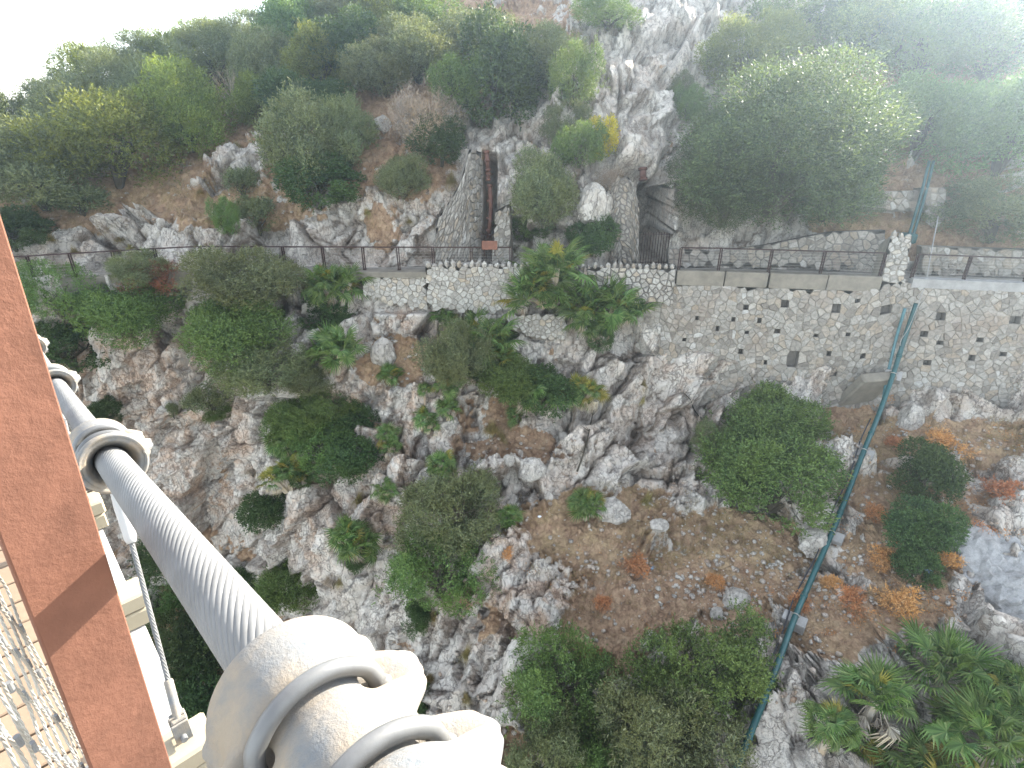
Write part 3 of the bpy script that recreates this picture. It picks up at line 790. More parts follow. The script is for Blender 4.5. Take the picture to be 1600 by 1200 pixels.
# information panel on the railing
c = edge_at(765, PATH_Z + 1.28, -.2)
r_ = empty('information_panel', c, label='small brown metal information panel tilted on the railing in front of the gully', cat='sign')
m = MB(); m.box((0, 0, .06), (.74, .03, .42), Z=Vector((0, .5, 1)).normalized(), Y=Vector((0, 1, -.5)).normalized(), bev=.006); m.build('panel', M['corten'], r_)
for s in (-.25, .25): MB().box((s, .03, -.22), (.04, .05, .5)).build('bracket', M['rust_dark'], r_)

# gate bars at the foot of the gully
for (x0, x1, zt, lab) in ((741, 772, 405, 'dark iron gate closing the foot of the narrow gully'), (1001, 1046, 404, 'dark iron gate at the foot of the wide shaft')):
    a, b = U(x0, zt, 31.0), U(x1, zt, 31.0); n_ = max(4, int((b - a).length / .13)); r_ = empty('iron_gate', (a + b) / 2, label=lab, cat='gate')
    for i in range(n_ + 1):
        p = a.lerp(b, i / n_) - r_.location; MB().box(p + Vector((0, 0, .55)), (.03, .03, 1.7)).build('bar', M['rust_dark'], r_)
    for zz in (-.2, 1.3): MB().box((0, 0, zz), ((b - a).length + .03, .036, .04)).build('crossbar', M['rust_dark'], r_)

# rusted down pipes in the gully
def rust_pipe(label, pts, rad, rings):
    P = [U(*p) for p in pts]; r_ = empty('rusted_pipe', P[-1], label=label, cat='pipe'); O = P[-1]
    MB().tube([p - O for p in P], rad, 12).build('pipe_barrel', M['rustpipe'], r_, smooth=True)
    for t in rings:
        a = P[0].lerp(P[-1], t) - O; d = (P[-1] - P[0]).normalized()
        MB().tube([a - d * .06, a + d * .06], rad * 1.35, 12).build('pipe_collar', M['rustpipe'], r_, smooth=True)
rust_pipe('upper length of rusted pipe at the head of the gully', [(760, 236, 31.4), (763, 268, 31.4)], .115, (.03, .45, .9))
rust_pipe('short broken rusted half pipe in the middle of the gully', [(763, 270, 31.5), (763, 283, 31.45)], .105, (.1, .8))
rust_pipe('lower rusted pipe running down the gully to the gate', [(765, 288, 31.45), (767, 315, 31.3), (766, 345, 31.2), (763, 372, 31.2)], .11, (.02, .3, .62, .85))
rust_pipe('stub of rusted pipe high in the wide shaft', [(1004, 262, 31.6), (1005, 282, 31.4)], .17, (.1, .9))

# ------------------------------------------------------------------ green pipe run down the slope
def over(px, py, lift, back=0):
    p, n = hit(px, py); r = ray(px, py); return p - r * lift
run = [(1432, 474), (1413, 530), (1396, 584), (1372, 650), (1350, 704), (1325, 770), (1300, 832), (1270, 900), (1243, 962), (1218, 1030), (1195, 1090), (1175, 1140), (1150, 1200), (1120, 1280)]
def smooth_path(P, k=3):
    out = []
    for i in range(len(P) - 1):
        p0, p1, p2, p3 = P[max(i - 1, 0)], P[i], P[i + 1], P[min(i + 2, len(P) - 1)]
        for j in range(k):
            t = j / k; out.append(.5 * ((2 * p1) + (p2 - p0) * t + (2 * p0 - 5 * p1 + 4 * p2 - p3) * t * t + (3 * p1 - p0 - 3 * p2 + p3) * t ** 3))
    return out + [P[-1]]
wallY = lambda px: edge_at(px, PATH_Z - 1.5, -.9).y
depths = [wallY(1432), wallY(1410) - .25, 25.0, 23.1, 21.9, 20.2, 18.7, 17.1, 15.7, 14.3, 13.2, 12.3, 11.3, 10.0]
RUN = []
for (px, py), dpt in zip(run, depths):
    h_ = hit(px, py)[0]; RUN.append(U(px, py, min(dpt, h_.y - .35)))
ys = [p.y for p in RUN]
ys = [ys[0]] + [(ys[i - 1] + 2 * ys[i] + ys[i + 1]) / 4 for i in range(1, len(ys) - 1)] + [ys[-1]]
RUN = [U(px, py, y) for (px, py), y in zip(run, ys)]
r_ = empty('drain_pipe', RUN[-1], label='dark green drain pipe running down the slope over concrete blocks', cat='pipe'); O = RUN[-1]
pp = smooth_path(RUN, 4)
MB().tube([p - O for p in pp], .105, 12).build('pipe_barrel', M['pipe'], r_, smooth=True)
for t in (6, 14, 22, 30, 38, 45):
    a = pp[t] - O; d = (pp[t + 1] - pp[t - 1]).normalized(); MB().tube([a - d * .07, a + d * .07], .125, 12).build('pipe_collar', M['pipe'], r_, smooth=True)
side = Vector((-.22, -.02, .03))
p2 = smooth_path([U(1414, 482, wallY(1414) - .1), U(1400, 530, wallY(1400) - .15), U(1386, 590, 24.9), U(1380, 625, 24.1)], 4)
tag(link(bpy.data.objects.new('conduit', MB().tube(p2, .07, 10).mesh('conduit', M['pipe_blue'], True))), 'lighter blue green conduit beside the top of the dark green pipe', 'pipe')
hz = [p + Vector((-.30 - .06 * math.sin(i * .8), 0, -.14)) for i, p in enumerate(pp[12:42])]
tag(link(bpy.data.objects.new('hose', MB().tube(hz, .028, 6).mesh('hose', M['hose'], True))), 'thin black hose lying left of the dark green pipe', 'hose')
up = smooth_path([U(1452, 252, 31.6), U(1440, 300, 30.5), U(1427, 345, 29.9), U(1420, 368, 29.6)], 4)
r_ = empty('upper_pipe', up[-1], label='green pipe pair descending above the path near the square pier', cat='pipe')
for dx in (0, .22): MB().tube([p - up[-1] + Vector((dx, 0, 0)) for p in up], .07, 10).build('pipe_barrel', M['pipe'], r_, smooth=True)
MB().box((.05, .1, -.15), (.7, .5, .5), bev=.05).build('junction_box', M['pipe'], r_)
pol = [U(1466, 338, 28.0), U(1455, 395, 27.2), U(1447, 440, 26.2)]
tag(link(bpy.data.objects.new('pole', MB().tube(pol, .028, 8).mesh('pole', M['pale_concrete'], True))), 'thin pale grey pole leaning in front of the far right railing', 'pole')
cb = smooth_path([pol[-1], U(1434, 478, wallY(1434) - .15), U(1420, 512, wallY(1420) - .3), U(1407, 535, wallY(1410) - .4), U(1412, 556, wallY(1410) - .4)], 5)
tag(link(bpy.data.objects.new('cable', MB().tube(cb, .016, 6).mesh('cable', M['pale_concrete'], True))), 'thin pale cable hanging down the wall from the pole to the green pipe', 'cable')
for px, py, w, lab in ((1402, 590, .75, 'concrete pipe block at the foot of the wall'), (1349, 706, .85, 'concrete pipe block above the bright green bush'), (1302, 838, .95, 'concrete pipe block beside the flat boulder'), (1241, 968, .85, 'lowest concrete pipe block on the scree')):
    i = min(range(len(pp)), key=lambda k: (proj(pp[k])[0] - px) ** 2 + (proj(pp[k])[1] - py) ** 2)
    p = pp[i]; d = (pp[min(i + 1, len(pp) - 1)] - pp[max(i - 1, 0)]).normalized(); sx = Vector((0, 0, 1)).cross(d).normalized(); nz_ = d.cross(sx).normalized(); nz_ = nz_ if nz_.z > 0 else -nz_
    r_ = empty('pipe_block', p, label=lab, cat='concrete block', group='concrete blocks under the green pipe')
    MB().box(-nz_ * .37, (w * .95, .46, .46), sx, d, nz_, bev=.02).build('block', M['pale_concrete'], r_)
    st = [sx * (.13 * math.cos(a)) + nz_ * (.13 * math.sin(a)) for a in np.linspace(-.3, PI + .3, 9)]
    MB().tube(st, .018, 6).build('strap', M['wire'], r_)
# broken concrete apron slabs under the wall by the pipe
sl = MB(); c = U(1352, 608, 25.2); sl.box((0, 0, 0), (1.5, .5, 2.2), Vector((1, -.1, .15)).normalized(), Vector((0, 1, .55)).normalized(), Vector((.15, -.55, 1)).normalized(), bev=.08)
o = sl.build('broken_buttress', M['concrete'], label='leaning broken stone buttress at the foot of the wall left of the pipe', cat='buttress'); o.location = c
print('fittings', time.time() - T0)
# ------------------------------------------------------------------ plants
def nrmz(a): return a / (np.linalg.norm(a, axis=-1, keepdims=True) + 1e-9)

def leaf_quads(pos, ldir, ll, lw, rs):
    n = len(pos)
    side = nrmz(np.cross(ldir, rs.normal(size=(n, 3)))); L_ = ll * rs.uniform(.6, 1.3, (n, 1)); W_ = lw * rs.uniform(.7, 1.2, (n, 1))
    nn = np.cross(ldir, side)
    v = np.stack([pos, pos + ldir * L_ * .5 + side * W_ * .5 + nn * W_ * .12, pos + ldir * L_, pos + ldir * L_ * .5 - side * W_ * .5 + nn * W_ * .12], 1)
    return v.reshape(-1, 3)

def crown_mesh(name, mat, seed, R, H, nl, ntw, lpt, ll, lw, up=.6, tl=.3, wind=(0, 0, 0), lobe=(.20, .42), spread=.35, flat=0.0):
    rs = np.random.RandomState(seed)
    th = rs.uniform(0, 2 * PI, nl) + np.arange(nl) * 2.4; cz = rs.uniform(-.55, .95, nl); sz_ = np.sqrt(1 - cz ** 2)
    c = np.stack([np.cos(th) * sz_, np.sin(th) * sz_, cz * H / R], 1) * R * np.array([1.0, .86, 1.0]) * rs.uniform(.48, .84, (nl, 1)); r = R * rs.uniform(lobe[0], lobe[1], nl)
    c = np.concatenate([c, [[0, 0, -.1 * H]]]); r = np.concatenate([r, [R * .56]])
    p = r ** 2 / (r ** 2).sum(); k = rs.choice(len(r), ntw, p=p)
    d = nrmz(rs.normal(size=(ntw, 3)) + [0, 0, .25])
    # twigs thin out in patches, so the outline breaks and gaps open
    inner = rs.uniform(0, 1, ntw) < .28
    base = c[k] + d * (r[k] * np.where(inner, rs.uniform(.25, .75, ntw), rs.uniform(.62, 1.0, ntw) ** .5))[:, None] * [1, 1, min(1.15, H / R + .15)]
    q = np.linalg.norm(base[:, None] - c[None], axis=2) / r[None]
    q[np.arange(ntw), k] = 9
    m = ((q.min(1) > .72) | inner) & (fbm(base[:, 0] * 2.3 / R + 9, base[:, 2] * 2.3 / R + base[:, 1] * 1.7 / R, 3, seed) > -.20)
    base, d = base[m], d[m]
    td = nrmz(d * .8 + np.array([0, 0, up]) + rs.normal(size=d.shape) * spread + np.array(wind))
    tlen = tl * (rs.uniform(.5, 1.25, (len(base), 1)) + .9 * (rs.uniform(0, 1, (len(base), 1)) > .94))
    f = (np.arange(lpt) + .5) / lpt
    pos = (base[:, None] + td[:, None] * (tlen * f[None])[..., None] + rs.normal(size=(len(base), lpt, 3)) * tl * .07).reshape(-1, 3)
    ld = nrmz(np.repeat(td, lpt, 0) * .75 + rs.normal(size=(len(pos), 3)) * .55)
    v = leaf_quads(pos, ld, ll, lw, rs)
    v[:, 2] += H * .62
    F_ = np.arange(len(v)).reshape(-1, 4)
    return mesh_np(name, v, F_, mat)

def stem_mesh(name, seed, R, H, n=7, r0=.05, mat=None):
    rg = random.Random(seed); m = MB()
    for i in range(n):
        a = rg.uniform(0, 2 * PI); t = Vector((math.cos(a) * R * rg.uniform(.2, .45), math.sin(a) * R * rg.uniform(.2, .45), H * rg.uniform(.45, .75)))
        mid = t * .45 + Vector((rg.uniform(-.15, .15), rg.uniform(-.15, .15), .05)) * R
        m.tube([(0, 0, -.25), mid * .5, mid, t * .8, t], [r0 * R, r0 * R * .8, r0 * .6 * R, r0 * .35 * R, r0 * .12 * R], 5)
        for _ in range(3):
            b = mid.lerp(t, rg.random()); e = b + Vector((rg.uniform(-.3, .3), rg.uniform(-.3, .3), rg.uniform(.1, .4))) * R * .6
            m.tube([b, b.lerp(e, .5) + Vector((0, 0, .03)), e], [r0 * .3 * R, r0 * .2 * R, r0 * .07 * R], 4)
    return m.mesh(name, mat or M['bark'])

# shared meshes: kind -> list of (crown mesh, stem mesh, radius, half height)
KIND = {}
def make_kind(key, mat, R, H, var, **kw):
    seed0 = kw.pop('seed', 1); L_ = []
    for i in range(var):
        L_.append((crown_mesh('foliage', M[mat], seed0 * 31 + i, R, H, **kw), stem_mesh('stem', seed0 * 17 + i, R, H), R, H))
    KIND[key] = L_
wind = (.22, -.05, .0)
make_kind('olive', 'olive', 1.6, 1.35, 2, seed=1, nl=19, ntw=6500, lpt=9, ll=.085, lw=.026, up=.75, tl=.26, wind=wind)
make_kind('olive_lit', 'olive_lit', 1.7, 1.3, 2, seed=2, nl=17, ntw=6400, lpt=9, ll=.085, lw=.028, up=.75, tl=.26, wind=wind)
make_kind('green', 'green', 1.6, 1.35, 2, seed=3, nl=20, ntw=6600, lpt=9, ll=.075, lw=.032, up=.6, tl=.24, wind=wind)
make_kind('dark', 'dark', 1.2, 1.1, 2, seed=4, nl=16, ntw=4200, lpt=9, ll=.07, lw=.036, up=.45, tl=.16, lobe=(.24, .4))
make_kind('small', 'olive', .7, .6, 2, seed=5, nl=9, ntw=1000, lpt=9, ll=.075, lw=.024, up=.7, tl=.2)
make_kind('tree', 'tree', 4.2, 4.0, 1, seed=6, nl=30, ntw=17000, lpt=8, ll=.135, lw=.045, up=.7, tl=.55, lobe=(.17, .34))
make_kind('yellow', 'yellow_flower', .9, 1.0, 1, seed=7, nl=12, ntw=900, lpt=8, ll=.08, lw=.045, up=.4, tl=.2)
make_kind('grey', 'drytwig', 1.1, .9, 2, seed=8, nl=12, ntw=1900, lpt=7, ll=.12, lw=.012, up=.9, tl=.34)
make_kind('redbrown', 'redbrown', 1.0, .7, 1, seed=9, nl=9, ntw=1300, lpt=8, ll=.09, lw=.024, up=.6, tl=.22)
make_kind('orange', 'orange', .45, .35, 2, seed=10, nl=7, ntw=420, lpt=7, ll=.075, lw=.022, up=.5, tl=.13)
make_kind('far', 'olive', 3.0, 2.5, 2, seed=12, nl=24, ntw=2600, lpt=7, ll=.32, lw=.13, up=.5, tl=.6)

def place(px, py, w, h, key, label, name=None, group=None, rs_=[7], cat=None, lean=.22, yaw=None, vs=1.0, stem=True):
    """a bush whose crown covers about w x h photo pixels round (px,py), rooted on the slope under it"""
    rs_[0] += 1; rg = random.Random(rs_[0] * 13 + int(px))
    cm, sm, R, H = KIND[key][rg.randrange(len(KIND[key]))]
    P, n = hit(px, py + h * .18)
    d = P.y * CP - P.z * SP
    rad = w * d / FPX / 2
    dep = math.atan2(-P.z, P.y)
    hh = max(h * d / FPX / 2 - rad * abs(math.sin(dep)) * .55, rad * .5) / max(math.cos(dep), .5)
    sx = rad / R / 1.04; sz = min(hh / H / .98, sx * 1.5) * vs
    hc = H * .62 * sz
    base = P.copy()
    for _ in range(6):      # slide the root so that the crown centre lands on the wanted pixel
        q = proj(base + Vector((0, 0, hc * 1.0)))
        ox, oy = px - q[0], py - q[1]
        b = proj(base); bp, _n = hit(b[0] + ox, b[1] + oy)
        if (bp - base).length > 12: break
        base = base.lerp(bp, .8)
    base = base + Vector((0, -rad * lean, -.06))
    nm = name or {'olive': 'olive_shrub', 'olive_lit': 'olive_shrub', 'green': 'green_shrub', 'dark': 'evergreen_shrub', 'small': 'small_shrub', 'tree': 'large_tree', 'yellow': 'flowering_shrub', 'grey': 'twiggy_shrub', 'redbrown': 'withered_shrub', 'orange': 'dry_shrub', 'far': 'distant_tree'}[key]
    root = empty(nm, base, rg.uniform(0, 6.28) if yaw is None else yaw, label=label, cat=cat or ('tree' if key in ('tree', 'far') else 'shrub'), group=group)
    root.scale = (sx, sx, sz)
    if stem:
        s = link(bpy.data.objects.new('trunk' if key in ('tree', 'far') else 'stem', sm), root)
    c = link(bpy.data.objects.new('crown' if key in ('tree', 'far') else 'foliage', cm), root)
    return root

# ---- fan palms
def frond_mesh(seed, mat, nlf=19, L_=.50, pet=.46, droop=.25, spread=4.2, dead=False, tilt=0.0):
    rg = random.Random(seed); m = MB()
    # petiole along +X, then the fan
    m.tube([(0, 0, 0), (pet * .5, 0, .03), (pet, 0, 0)], [.012, .008, .006], 3, cap=False)
    for i in range(nlf):
        a = (i / (nlf - 1) - .5) * spread + rg.uniform(-.05, .05)
        l = L_ * (1 - .22 * abs(a) / (spread / 2)) * rg.uniform(.88, 1.08); w = .034 * (1.6 if not dead else 1.0)
        T_ = Matrix.Rotation(-tilt, 3, 'Y'); d = T_ @ Vector((math.cos(a), math.sin(a), 0)); s = T_ @ Vector((-math.sin(a), math.cos(a), 0)); up = T_ @ Vector((0, 0, 1))
        o = Vector((pet, 0, 0)); fold = .35 * w
        dr = droop * rg.uniform(.5, 1.4)
        p1 = o + d * l * .5 + up * (.10 * l * (1 - abs(a) / 3)) ; p2 = o + d * l - up * dr * l
        m.add([o, p1 + s * w * .5 + up * fold, p1 - up * fold * .2, p1 - s * w * .5 + up * fold, p2], [(0, 2, 1), (0, 3, 2), (1, 2, 4), (2, 3, 4)])
    return m.mesh('frond', mat)
FR = {'g': [frond_mesh(i, M['palm'], droop=d, tilt=t) for i, (d, t) in enumerate(((.1, -.5), (.25, -.8), (.4, .3), (.15, .6)))], 'y': [frond_mesh(20, M['palm_yellow'], droop=.3)], 'd': [frond_mesh(31, M['palm_dead'], 13, .5, .4, .9, 1.5, True), frond_mesh(32, M['palm_dead'], 12, .45, .4, 1.0, 1.9, True)]}
def palm(px, py, w, h, label, n=46, heads=3, dead=8, yel=.06, group=None, seed=[100], Y=None, skirt=False):
    seed[0] += 1; rg = random.Random(seed[0])
    w, h, n = w * 1.22, h * 1.18, int(n * 1.25)
    P, nn = hit(px, py + h * .2); d = P.y * CP - P.z * SP
    R = w * d / FPX / 2; dep = math.atan2(-P.z, P.y)
    H = max(h * d / FPX - R * abs(math.sin(dep)), R * .8) / max(math.cos(dep), .5)
    base = P.copy()
    for _ in range(5):
        q = proj(base + Vector((0, 0, H * .5))); b = proj(base); bp = hit(b[0] + px - q[0], b[1] + py - q[1])[0]
        if (bp - base).length > 10: break
        base = base.lerp(bp, .8)
    base += Vector((0, -R * .3, 0))
    if Y: base = U(px, py + h * .36, Y)
    root = empty('fan_palm', base, label=label, cat='palm', group=group)
    fs = min(max(R * .95, .45), 1.25)       # frond scale
    hd = [(Vector((0, 0, H * .28)), 1.0)] + [(Vector((rg.uniform(-.5, .5) * R, rg.uniform(-.55, .2) * R, H * rg.uniform(.02, .5))), rg.uniform(.55, .8)) for _ in range(heads - 1)]
    tr = MB()
    for c, s in hd:
        tr.tube([(c.x * .3, c.y * .3, -.4), (c.x * .7, c.y * .7, c.z * .5), c], [.13 * fs, .12 * fs, .10 * fs], 6)
    tr.build('trunk', M['palm_dead'], root)
    tot = sum(s for _, s in hd); fl = .80 * fs      # frond centre reach is about pet+L/2
    for c, s in hd:
        k_ = int(n * s / tot)
        for i in range(k_):
            t = (i + .5) / k_; el = math.asin(min(.98, 1.02 * (1 - t) ** .8)) - .35 * t + rg.uniform(-.15, .15); az = i * 2.399 + rg.uniform(-.3, .3)
            if skirt and el < .35 and math.sin(az) < .1: continue
            o = bpy.data.objects.new('frond', rg.choice(FR['y'] if rg.random() < yel else FR['g'])); link(o, root)
            sc = fs * s ** .4 * rg.uniform(.8, 1.15) * (.75 + .35 * t)
            o.location = c; o.scale = (sc * (R / fs / .92 * .9 if R > fs else 1), sc, sc)
            o.rotation_euler = (rg.uniform(-.7, .7), -el, az)
    for i in range(dead):
        c, s = rg.choice(hd); az = rg.uniform(PI * 1.05, PI * 1.95)
        o = bpy.data.objects.new('dead_frond', rg.choice(FR['d'])); link(o, root); sc = fs * rg.uniform(.7, 1.0)
        o.location = c; o.scale = (sc, sc, sc); o.rotation_euler = (rg.uniform(-.5, .5), rg.uniform(.35, 1.15), az)
        if skirt: o.scale = Vector(o.scale) * 1.5
    return root

# ---- grass tufts
def tuft_mesh(seed, mat, n=420, L_=.7, droop=1.1):
    rs = np.random.RandomState(seed); V = []; F_ = []
    az = rs.uniform(0, 2 * PI, n); out = rs.uniform(.05, 1, n) ** .6; l = L_ * rs.uniform(.6, 1.1, n); b = rs.normal(size=(n, 2)) * .07
    for i in range(n):
        dx, dy = math.cos(az[i]), math.sin(az[i]); w = .006; s = (-dy * w, dx * w)
        pts = []
        for t in (0, .35, .7, 1):
            r = out[i] * l[i] * .62 * t; z = l[i] * (1.0 * t * (1.25 - out[i] * .5) - droop * out[i] * t * t)
            pts.append((b[i, 0] + dx * r, b[i, 1] + dy * r, z))
        k = len(V)
        for j, p in enumerate(pts):
            q = 1 - j * .28; V.append((p[0] - s[0] * q, p[1] - s[1] * q, p[2])); V.append((p[0] + s[0] * q, p[1] + s[1] * q, p[2]))
        for j in range(3): F_.append((k + 2 * j, k + 2 * j + 1, k + 2 * j + 3, k + 2 * j + 2))
    return mesh_np('grass_blades', V, F_, mat)
TUFT = [tuft_mesh(1, M['tuft']), tuft_mesh(2, M['tuft'], droop=1.6)]
def tuft(px, py, w, h, label, group='drooping grass tufts on the slope'):
    P, n = hit(px, py + h * .1); d = P.y * CP - P.z * SP; s = max(w, h * .75) * d / FPX / 1.05
    o = bpy.data.objects.new('grass_tuft', TUFT[int(px) % 2]); link(o); o.location = P + Vector((0, -.05, -.03)) ; o.scale = (s, s, s * max(.8, min(1.5, h / max(w, 1)))); o.rotation_euler = (.25, 0, px % 6)
    tag(o, label, 'grass tuft', group)

# ================= upper hillside, behind the path
for a in [
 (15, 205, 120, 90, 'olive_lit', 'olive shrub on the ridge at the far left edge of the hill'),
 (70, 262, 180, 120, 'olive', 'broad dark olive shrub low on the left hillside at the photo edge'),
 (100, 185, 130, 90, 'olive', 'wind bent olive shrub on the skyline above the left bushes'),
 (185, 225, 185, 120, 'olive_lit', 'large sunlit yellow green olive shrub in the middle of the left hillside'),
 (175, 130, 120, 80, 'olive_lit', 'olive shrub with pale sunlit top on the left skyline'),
 (118, 148, 90, 60, 'olive', 'small rounded shrub on the skyline left of the pale topped one'),
 (225, 150, 110, 90, 'olive', 'grey green shrub just under the skyline left of centre'),
 (300, 178, 120, 100, 'olive_lit', 'brightest yellow green bush beside the dead branches'),
 (235, 95, 100, 60, 'olive', 'dark bushy shrub poking above the left skyline'),
 (285, 90, 90, 60, 'olive_lit', 'light shrub on the skyline between two darker ones'),
 (345, 95, 120, 80, 'olive', 'dense grey green shrub below the skyline above the dead branches'),
 (330, 70, 90, 45, 'olive_lit', 'small yellowish shrub on the skyline above the dead branches'),
 (400, 165, 70, 60, 'olive_lit', 'small light green bush at the right foot of the dead branches'),
 (420, 115, 100, 90, 'olive', 'dark shrub filling the hollow right of the dead branches'),
 (400, 62, 110, 55, 'olive', 'low shrub row piece on the skyline beneath the far hill'),
 (455, 55, 110, 90, 'green', 'tall green shrub on the skyline right of the far hill'),
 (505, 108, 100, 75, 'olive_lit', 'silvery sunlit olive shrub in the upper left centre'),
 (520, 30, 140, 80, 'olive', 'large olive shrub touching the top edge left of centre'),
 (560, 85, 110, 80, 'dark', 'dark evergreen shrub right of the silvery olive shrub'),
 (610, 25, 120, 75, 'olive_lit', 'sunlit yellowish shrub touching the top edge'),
 (470, 160, 110, 60, 'dark', 'shadowed shrub under the silvery olive shrub'),
 (600, 110, 110, 70, 'olive', 'rounded shrub on the slope above the long grey twigs'),
 (655, 85, 110, 80, 'olive', 'grey olive shrub above the rock rib of the gully'),
 (690, 30, 130, 70, 'green', 'green shrub at the top edge left of the high rock face'),
 (740, 65, 120, 70, 'olive', 'soft grey shrub high above the narrow gully'),
 (775, 125, 140, 130, 'dark', 'large dark evergreen shrub on the rock above the gully'),
 (720, 130, 80, 70, 'green', 'green shrub left of the large dark one above the gully'),
 (480, 230, 130, 120, 'olive', 'large soft green bush on the white rocks left of centre'),
 (545, 215, 90, 90, 'olive', 'upright grey green bush leaning on the large soft green one'),
 (500, 288, 120, 60, 'dark', 'dark underside shrub below the large soft green bush'),
 (528, 165, 60, 50, 'dark', 'small very dark bush above the soft green bush'),
 (665, 185, 100, 90, 'grey', 'grey leafless twiggy shrub above the flank wall'),
 (690, 225, 80, 60, 'dark', 'dark green bush at the foot of the grey twiggy shrub'),
 (630, 278, 85, 60, 'olive', 'low olive bush left of the flank wall'),
 (860, 90, 130, 90, 'olive', 'hazy olive shrub on the slope left of the high rock face'),
 (900, 120, 90, 110, 'green', 'upright green shrub against the high rock face'),
 (885, 195, 90, 70, 'olive', 'shrub on the rock step below the high rock face'),
 (905, 225, 90, 80, 'green', 'green shrub surrounding the yellow flowering one'),
 (940, 215, 55, 75, 'yellow', 'bright yellow flowering shrub above the shaft wall'),
 (850, 300, 125, 130, 'olive', 'big grey green olive bush between the gully and the white boulder'),
 (820, 350, 80, 50, 'green', 'green bush below the big grey green olive bush'),
 (925, 370, 95, 70, 'dark', 'round dark evergreen bush beneath the white boulder'),
 (950, 290, 50, 50, 'grey', 'grey dry twigs under the yellow flowering shrub'),
 (950, 15, 120, 50, 'green', 'hazy green shrub at the top edge beside the high rock face'),
 (1150, 95, 110, 75, 'olive_lit', 'sunlit bush above the left shoulder of the large tree'),
 (1210, 65, 90, 60, 'olive_lit', 'small backlit bush above the top of the large tree'),
 (1330, 55, 130, 90, 'olive_lit', 'backlit bush with glowing edge above the right side of the large tree'),
 (1250, 20, 160, 60, 'green', 'hazy dark shrub at the top edge above the large tree'),
 (1430, 60, 150, 120, 'green', 'blue hazed shrub high on the right hillside'),
 (1540, 60, 160, 120, 'green', 'shrub in the sun glare at the top right corner'),
 (1430, 190, 130, 110, 'green', 'hazy shrub right of the large tree'),
 (1560, 200, 170, 130, 'green', 'large pale hazed shrub at the right edge'),
 (1545, 330, 160, 90, 'olive', 'pale hazed bush behind the far right railing'),
 (1062, 140, 50, 50, 'olive', 'shrub at the foot of the pale rock right of the high face'),
 (1075, 160, 60, 60, 'green', 'small bush left of the large tree crown'),
 (25, 360, 90, 60, 'dark', 'dark green shrub at the left edge just above the railing'),
 (130, 305, 90, 35, 'small', 'low scrubby bush on the brown slope at the left'),
 (350, 335, 40, 55, 'green', 'small fresh green bush among the rocks above the left railing'),
 (405, 335, 65, 50, 'small', 'grey green tussock bush above the left railing'),
 (380, 285, 50, 40, 'small', 'small scrubby bush on the white rocks left of the soft green bush'),
]: place(a[0], a[1], a[2] * (1.25 if a[0] < 830 or a[0] > 1110 else 1.0), a[3] * (1.25 if a[0] < 830 or a[0] > 1110 else 1.0), *a[4:])
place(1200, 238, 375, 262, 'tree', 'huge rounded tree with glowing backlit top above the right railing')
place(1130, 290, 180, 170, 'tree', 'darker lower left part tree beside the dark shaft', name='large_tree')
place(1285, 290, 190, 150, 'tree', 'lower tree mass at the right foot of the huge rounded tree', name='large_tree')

# dead bare branches
P = U(372, 172, hit(368, 172)[0].y - 2.2)
m = MB(); rg = random.Random(4)
def twig(p, d, l, r, lev):
    q = p + d * l * .5 + Vector((rg.uniform(-.05, .05), rg.uniform(-.05, .05), 0)) * l; e = p + d * l
    m.tube([p, q, e], [r, r * .75, r * .45], 4)
    if lev:
        for _ in range(3 if lev > 1 else 4):
            twig(p.lerp(e, rg.uniform(.4, 1)), (d + Vector((rg.uniform(-.6, .45), rg.uniform(-.5, .5), rg.uniform(-.1, .5)))).normalized(), l * rg.uniform(.5, .75), r * .5, lev - 1)
for _ in range(6): twig(Vector((0, 0, 0)), Vector((rg.uniform(-.9, .2), rg.uniform(-.4, .3), rg.uniform(.6, 1))).normalized(), 1.2, .03, 3)
o = m.build('dead_shrub', M['drytwig'], label='dead leafless grey branches between the bright bush and the dark hollow', cat='dead shrub'); o.location = P

def branch(pts, r, label):
    P_ = [hit(*p)[0] + hit(*p)[1] * .12 for p in pts]; m = MB(); P0 = P_[0]; Q = smooth_path([p - P0 for p in P_], 3)
    m.tube(Q, list(np.linspace(r, r * .35, len(Q))), 6); rg2 = random.Random(int(pts[0][0]))
    for k in range(9):
        q = Q[rg2.randrange(2, len(Q))]; m.tube([q, q + Vector((rg2.uniform(-.5, .5), -.1, rg2.uniform(-.1, .5)))], [r * .3, r * .1], 4)
    o = m.build('dead_branch', M['bark'], label=label, cat='branch'); o.location = P0
branch([(903, 735), (910, 705), (918, 672), (925, 640)], .05, 'dead dark branch lying up the rock above the lone palm')
branch([(1095, 655), (1085, 640), (1078, 622), (1070, 615)], .045, 'bare grey branches at the left side of the bright green bush')
branch([(640, 262), (655, 280), (668, 300)], .04, 'dead branch among the rocks left of the flank wall')
